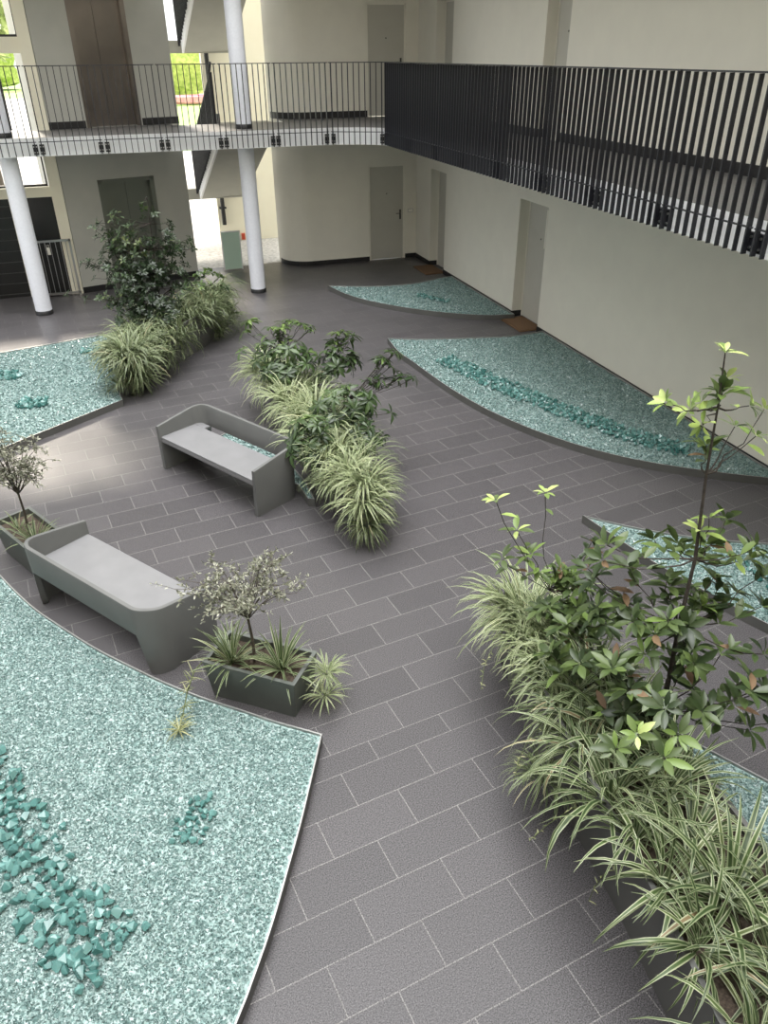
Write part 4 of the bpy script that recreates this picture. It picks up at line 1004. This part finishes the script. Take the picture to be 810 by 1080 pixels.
# olive trees
def olive(base, crown_c, rad, n, seed, label, gap=None):
    rg = random.Random(seed); base = Vector(base); r = empty('olive_tree', base); tag(r, label, 'tree', 'small olive trees')
    wood = MB(); fol = MB(); fork = Vector(crown_c)-base; fork = Vector((fork.x*0.2, fork.y*0.2, fork.z*0.55))
    wood.tube([(0, 0, 0), fork*0.5 + Vector((0.008, 0.004, 0)), fork], [0.014, 0.012, 0.010], 8)
    C = Vector(crown_c)-base
    for i in range(n):
        while True:
            v = Vector((rg.uniform(-1, 1), rg.uniform(-1, 1), rg.uniform(-0.8, 1)))
            if 0.4 < v.length < 1 and not (gap and gap(v)): break
        t = C + Vector((v.x*rad[0], v.y*rad[1], v.z*rad[2]))
        mid = fork.lerp(t, 0.55) + Vector((0, 0, 0.25*abs(t.z-fork.z)))
        main = [fork*0.985, fork.lerp(mid, 0.5)+Vector((rg.gauss(0, .012), rg.gauss(0, .012), .01)), mid, mid.lerp(t, 0.5)+Vector((0, 0, 0.012)), t]
        wood.tube(main, [0.0045, 0.004, 0.0032, 0.0024, 0.0016], 4)
        for k in range(6):
            st = main[2+k % 3]; e = st + Vector((rg.gauss(0, 1), rg.gauss(0, 1), rg.gauss(0.1, 0.6)))*0.085
            wood.tube([st, (st+e)/2 + Vector((0, 0, 0.006)), e], [0.0016, 0.0014, 0.001], 3)
            for f in np.linspace(0.25, 1.0, 6):
                p = st.lerp(e, f); d = (e-st).normalized()
                for s_ in (0, 1):
                    q = d*0.5 + Vector((rg.gauss(0, 1), rg.gauss(0, 1), rg.gauss(0.15, 0.8)))*0.7; Lf = rg.uniform(0.022, 0.042)
                    fol.leaf(p, q, Vector((rg.gauss(0, .6), rg.gauss(0, .6), 1)), Lf, Lf*0.36, min(1, max(0, rg.gauss(0.58, 0.3))), 0.1, 0.2)
    wood.build('branches', M['bark'], r); fol.build('foliage', M['olive'], r)
olive((0.44, 4.60, 0.31), (0.38, 4.60, 1.08), (0.50, 0.38, 0.26), 34, 2, 'small grey-leaved olive tree in the box planter beside the near bench', gap=lambda v: 0.1 < v.x < 0.4 and v.z > -0.2)
olive((-1.36, 7.22, 0.31), (-1.32, 7.15, 1.10), (0.32, 0.32, 0.34), 34, 4, 'small grey-leaved olive tree in the planter at the left picture edge')

# strappy plants round the olive trees
def strappy(x, y, z, n, L0, L1, W, seed, label, kind='palegrass', el=(0.2, 1.45), bend=(0.5, 1.7), group=None):
    b = tuft_mesh(seed, n, L0, L1, W, el[0], el[1], bend[0], bend[1], 0.03)
    o = b.build('spider_plant', M[kind], loc=(x, y, z)); tag(o, label, 'plant', group); return o
strappy(0.27, 4.66, 0.30, 44, 0.26, 0.42, 0.024, 51, 'striped strappy plant on the left of the box planter beside the near bench', 'grass')
strappy(0.62, 4.45, 0.30, 40, 0.26, 0.44, 0.026, 52, 'striped strappy plant on the right of the box planter beside the near bench', 'grass')
strappy(0.30, 4.92, 0.30, 24, 0.12, 0.22, 0.016, 53, 'small striped plant at the rear corner of the box planter beside the near bench', 'grass')
for k, (dx, dy, dz) in enumerate([(0.93, 4.30, 0.30), (0.98, 4.42, 0.20), (0.90, 4.24, 0.14)]):
    strappy(dx, dy, dz, 34, 0.12, 0.24, 0.013, 54+k, ['upper', 'outer', 'lowest'][k] + ' pale plantlet hanging off the right corner of the box planter', 'palegrass', (-0.3, 1.3), (0.8, 2.2), 'plantlets hanging at the box planter corner')
strappy(-1.28, 6.98, 0.30, 30, 0.20, 0.40, 0.022, 60, 'striped strappy plant in front of the olive tree at the left picture edge', 'grass')
strappy(-1.46, 7.30, 0.30, 18, 0.15, 0.25, 0.018, 61, 'small striped plant behind the olive tree at the left picture edge', 'grass')

# trailing runners with plantlets
def runner(pts, r, seed, label, nl, L0, L1, spread, end=True):
    rg = random.Random(seed); o0 = Vector(pts[0]); e = empty('trailing_runner', o0); tag(e, label, 'runner')
    P_ = [Vector(p)-o0 for p in pts]; b = MB(); b.tube(P_, r, 5); b.build('stem', M['wisp'], e)
    b = MB()
    for i in range(nl):
        f = rg.uniform(0.25, 1.0)*(len(P_)-1); j = min(len(P_)-2, int(f)); p = P_[j].lerp(P_[j+1], f-j)
        az = rg.uniform(0, 6.28); b.blade(p, az, rg.uniform(-0.4, 1.0), rg.uniform(L0, L1), 0.008, rg.uniform(0.3, 1.6), rg.uniform(0, 1), 4)
    if end:
        for i in range(26): b.blade(P_[-1], 2.4*i, rg.uniform(-0.1, 0.9), rg.uniform(L0, L1*1.3), 0.009, rg.uniform(0.4, 1.5), rg.uniform(0, 1), 5)
    b.build('leaves', M['wisp'], e)
runner([(0.06, 4.70, 0.34), (-0.02, 4.62, 0.33), (-0.10, 4.50, 0.24), (-0.16, 4.36, 0.15), (-0.20, 4.25, 0.12)], 0.005, 1, 'tan trailing runner lying from the box planter onto the glass bed', 60, 0.06, 0.13, 0.03)
runner([(2.15, 3.75, 0.72), (2.02, 3.70, 0.74), (1.92, 3.62, 0.66), (1.86, 3.52, 0.55)], 0.002, 2, 'fine pale runner dangling over the aisle at the far part of the foreground planter', 16, 0.02, 0.045, 0.02, False)
runner([(2.12, 3.0, 0.66), (1.98, 2.98, 0.66), (1.86, 2.92, 0.54), (1.78, 2.84, 0.40)], 0.002, 3, 'fine pale runner dangling over the aisle beside the drooping low tuft', 16, 0.02, 0.045, 0.02, False)
runner([(2.05, 2.35, 0.66), (1.92, 2.40, 0.64), (1.80, 2.44, 0.50), (1.70, 2.46, 0.36)], 0.002, 4, 'fine pale runner dangling over the aisle near the open end of the foreground planter', 14, 0.02, 0.05, 0.02, False)
runner([(2.0, 2.0, 0.66), (1.92, 2.02, 0.62), (1.86, 2.03, 0.46), (1.84, 2.03, 0.34)], 0.002, 5, 'fine pale runner hanging against the side of the foreground planter', 10, 0.02, 0.05, 0.02, False)

# ------------------------------------------------------------------ outside, seen through the openings
def hedge(x, y, lx, ly, h, label, m, seed):
    rg = random.Random(seed); b = MB(); bm = bmesh.new(); bmesh.ops.create_icosphere(bm, subdivisions=3, radius=1)
    for v in bm.verts:
        n_ = 1 + rg.uniform(-0.13, 0.13); c = v.co
        v.co = Vector((math.copysign(abs(c.x)**0.45, c.x)*lx, math.copysign(abs(c.y)**0.45, c.y)*ly, max(0, (math.copysign(abs(c.z)**0.5, c.z)*0.5+0.5))*h))*n_
    b.add([v.co for v in bm.verts], [tuple(v.index for v in f.verts) for f in bm.faces]); bm.free()
    o = b.build('hedge', m, loc=(x, y, -0.03)); tag(o, label, 'hedge')
hedge(24, 95, 22, 2.5, 4.6, 'yellow-green hedge beyond the lawn behind the stairs', M['hedge'], 1)
hedge(22, 88, 16, 0.8, 0.9, 'pink flowering strip before the hedge beyond the stairs', M['pink'], 2)
hedge(-22, 140, 12, 4, 6.2, 'green bushes far off behind the upper left window', M['hedge'], 3)
rg = random.Random(77); b0 = Vector((-3.6, 31.0, -0.02)); tips = [(-3.6+rg.gauss(0, 1.2), 31+rg.gauss(0, 1.2), 6.6+rg.gauss(0, 0.9), rg.uniform(.6, 1)) for _ in range(150)]
shrub('garden_tree', 'pale green garden tree behind the topmost left window', 'tree', b0, [b0+Vector((0, 0, 3)), b0+Vector((0.2, 0, 5))], tips, rg, M['lime'], M['bark'], 7, 0.25, 0.45, 0.5, 0.8, 0.16, 0.0, 2, 1.2, 0.2, 2, 0.02)
def car(x, y, rz, label):
    r = empty('car', (x, y, -0.02), rz); tag(r, label, 'car')
    b = MB(); prof = [(-2.1, 0.3), (2.1, 0.3), (2.15, 0.65), (1.9, 0.85), (1.0, 0.95), (-1.9, 0.98), (-2.15, 0.7)]
    n = len(prof); vs = [(p[0], -0.85, p[1]) for p in prof] + [(p[0], 0.85, p[1]) for p in prof]
    b.add(vs, [tuple(range(n)), tuple(range(2*n-1, n-1, -1))] + [(i, n+i, n+(i+1) % n, (i+1) % n) for i in range(n)]); b.build('body', M['carpaint'], r, bevel=0.06)
    b = MB(); prof = [(-1.8, 0.96), (1.0, 0.94), (0.35, 1.42), (-1.3, 1.44)]; n = 4
    vs = [(p[0], -0.72 + (0.12 if p[1] > 1 else 0), p[1]) for p in prof] + [(p[0], 0.72 - (0.12 if p[1] > 1 else 0), p[1]) for p in prof]
    b.add(vs, [(0, 1, 2, 3), (7, 6, 5, 4)] + [(i, n+i, n+(i+1) % n, (i+1) % n) for i in range(n)]); b.build('cabin', M['glassdark'], r, bevel=0.04)
    for sx_ in (-1.3, 1.3):
        for sy in (-0.8, 0.8):
            b = MB(); b.tube([(sx_, sy-0.1, 0.32), (sx_, sy+0.1, 0.32)], 0.32, 18); b.build('wheel', M['tyre'], r)
car(-7.9, 60, 0.3, 'pale grey parked car seen through the upper left opening')
g = MB(); g.box((-40, 45, -0.03), (2, 110, -0.015)); struct(g.build('floor_carpark', M['paving']))
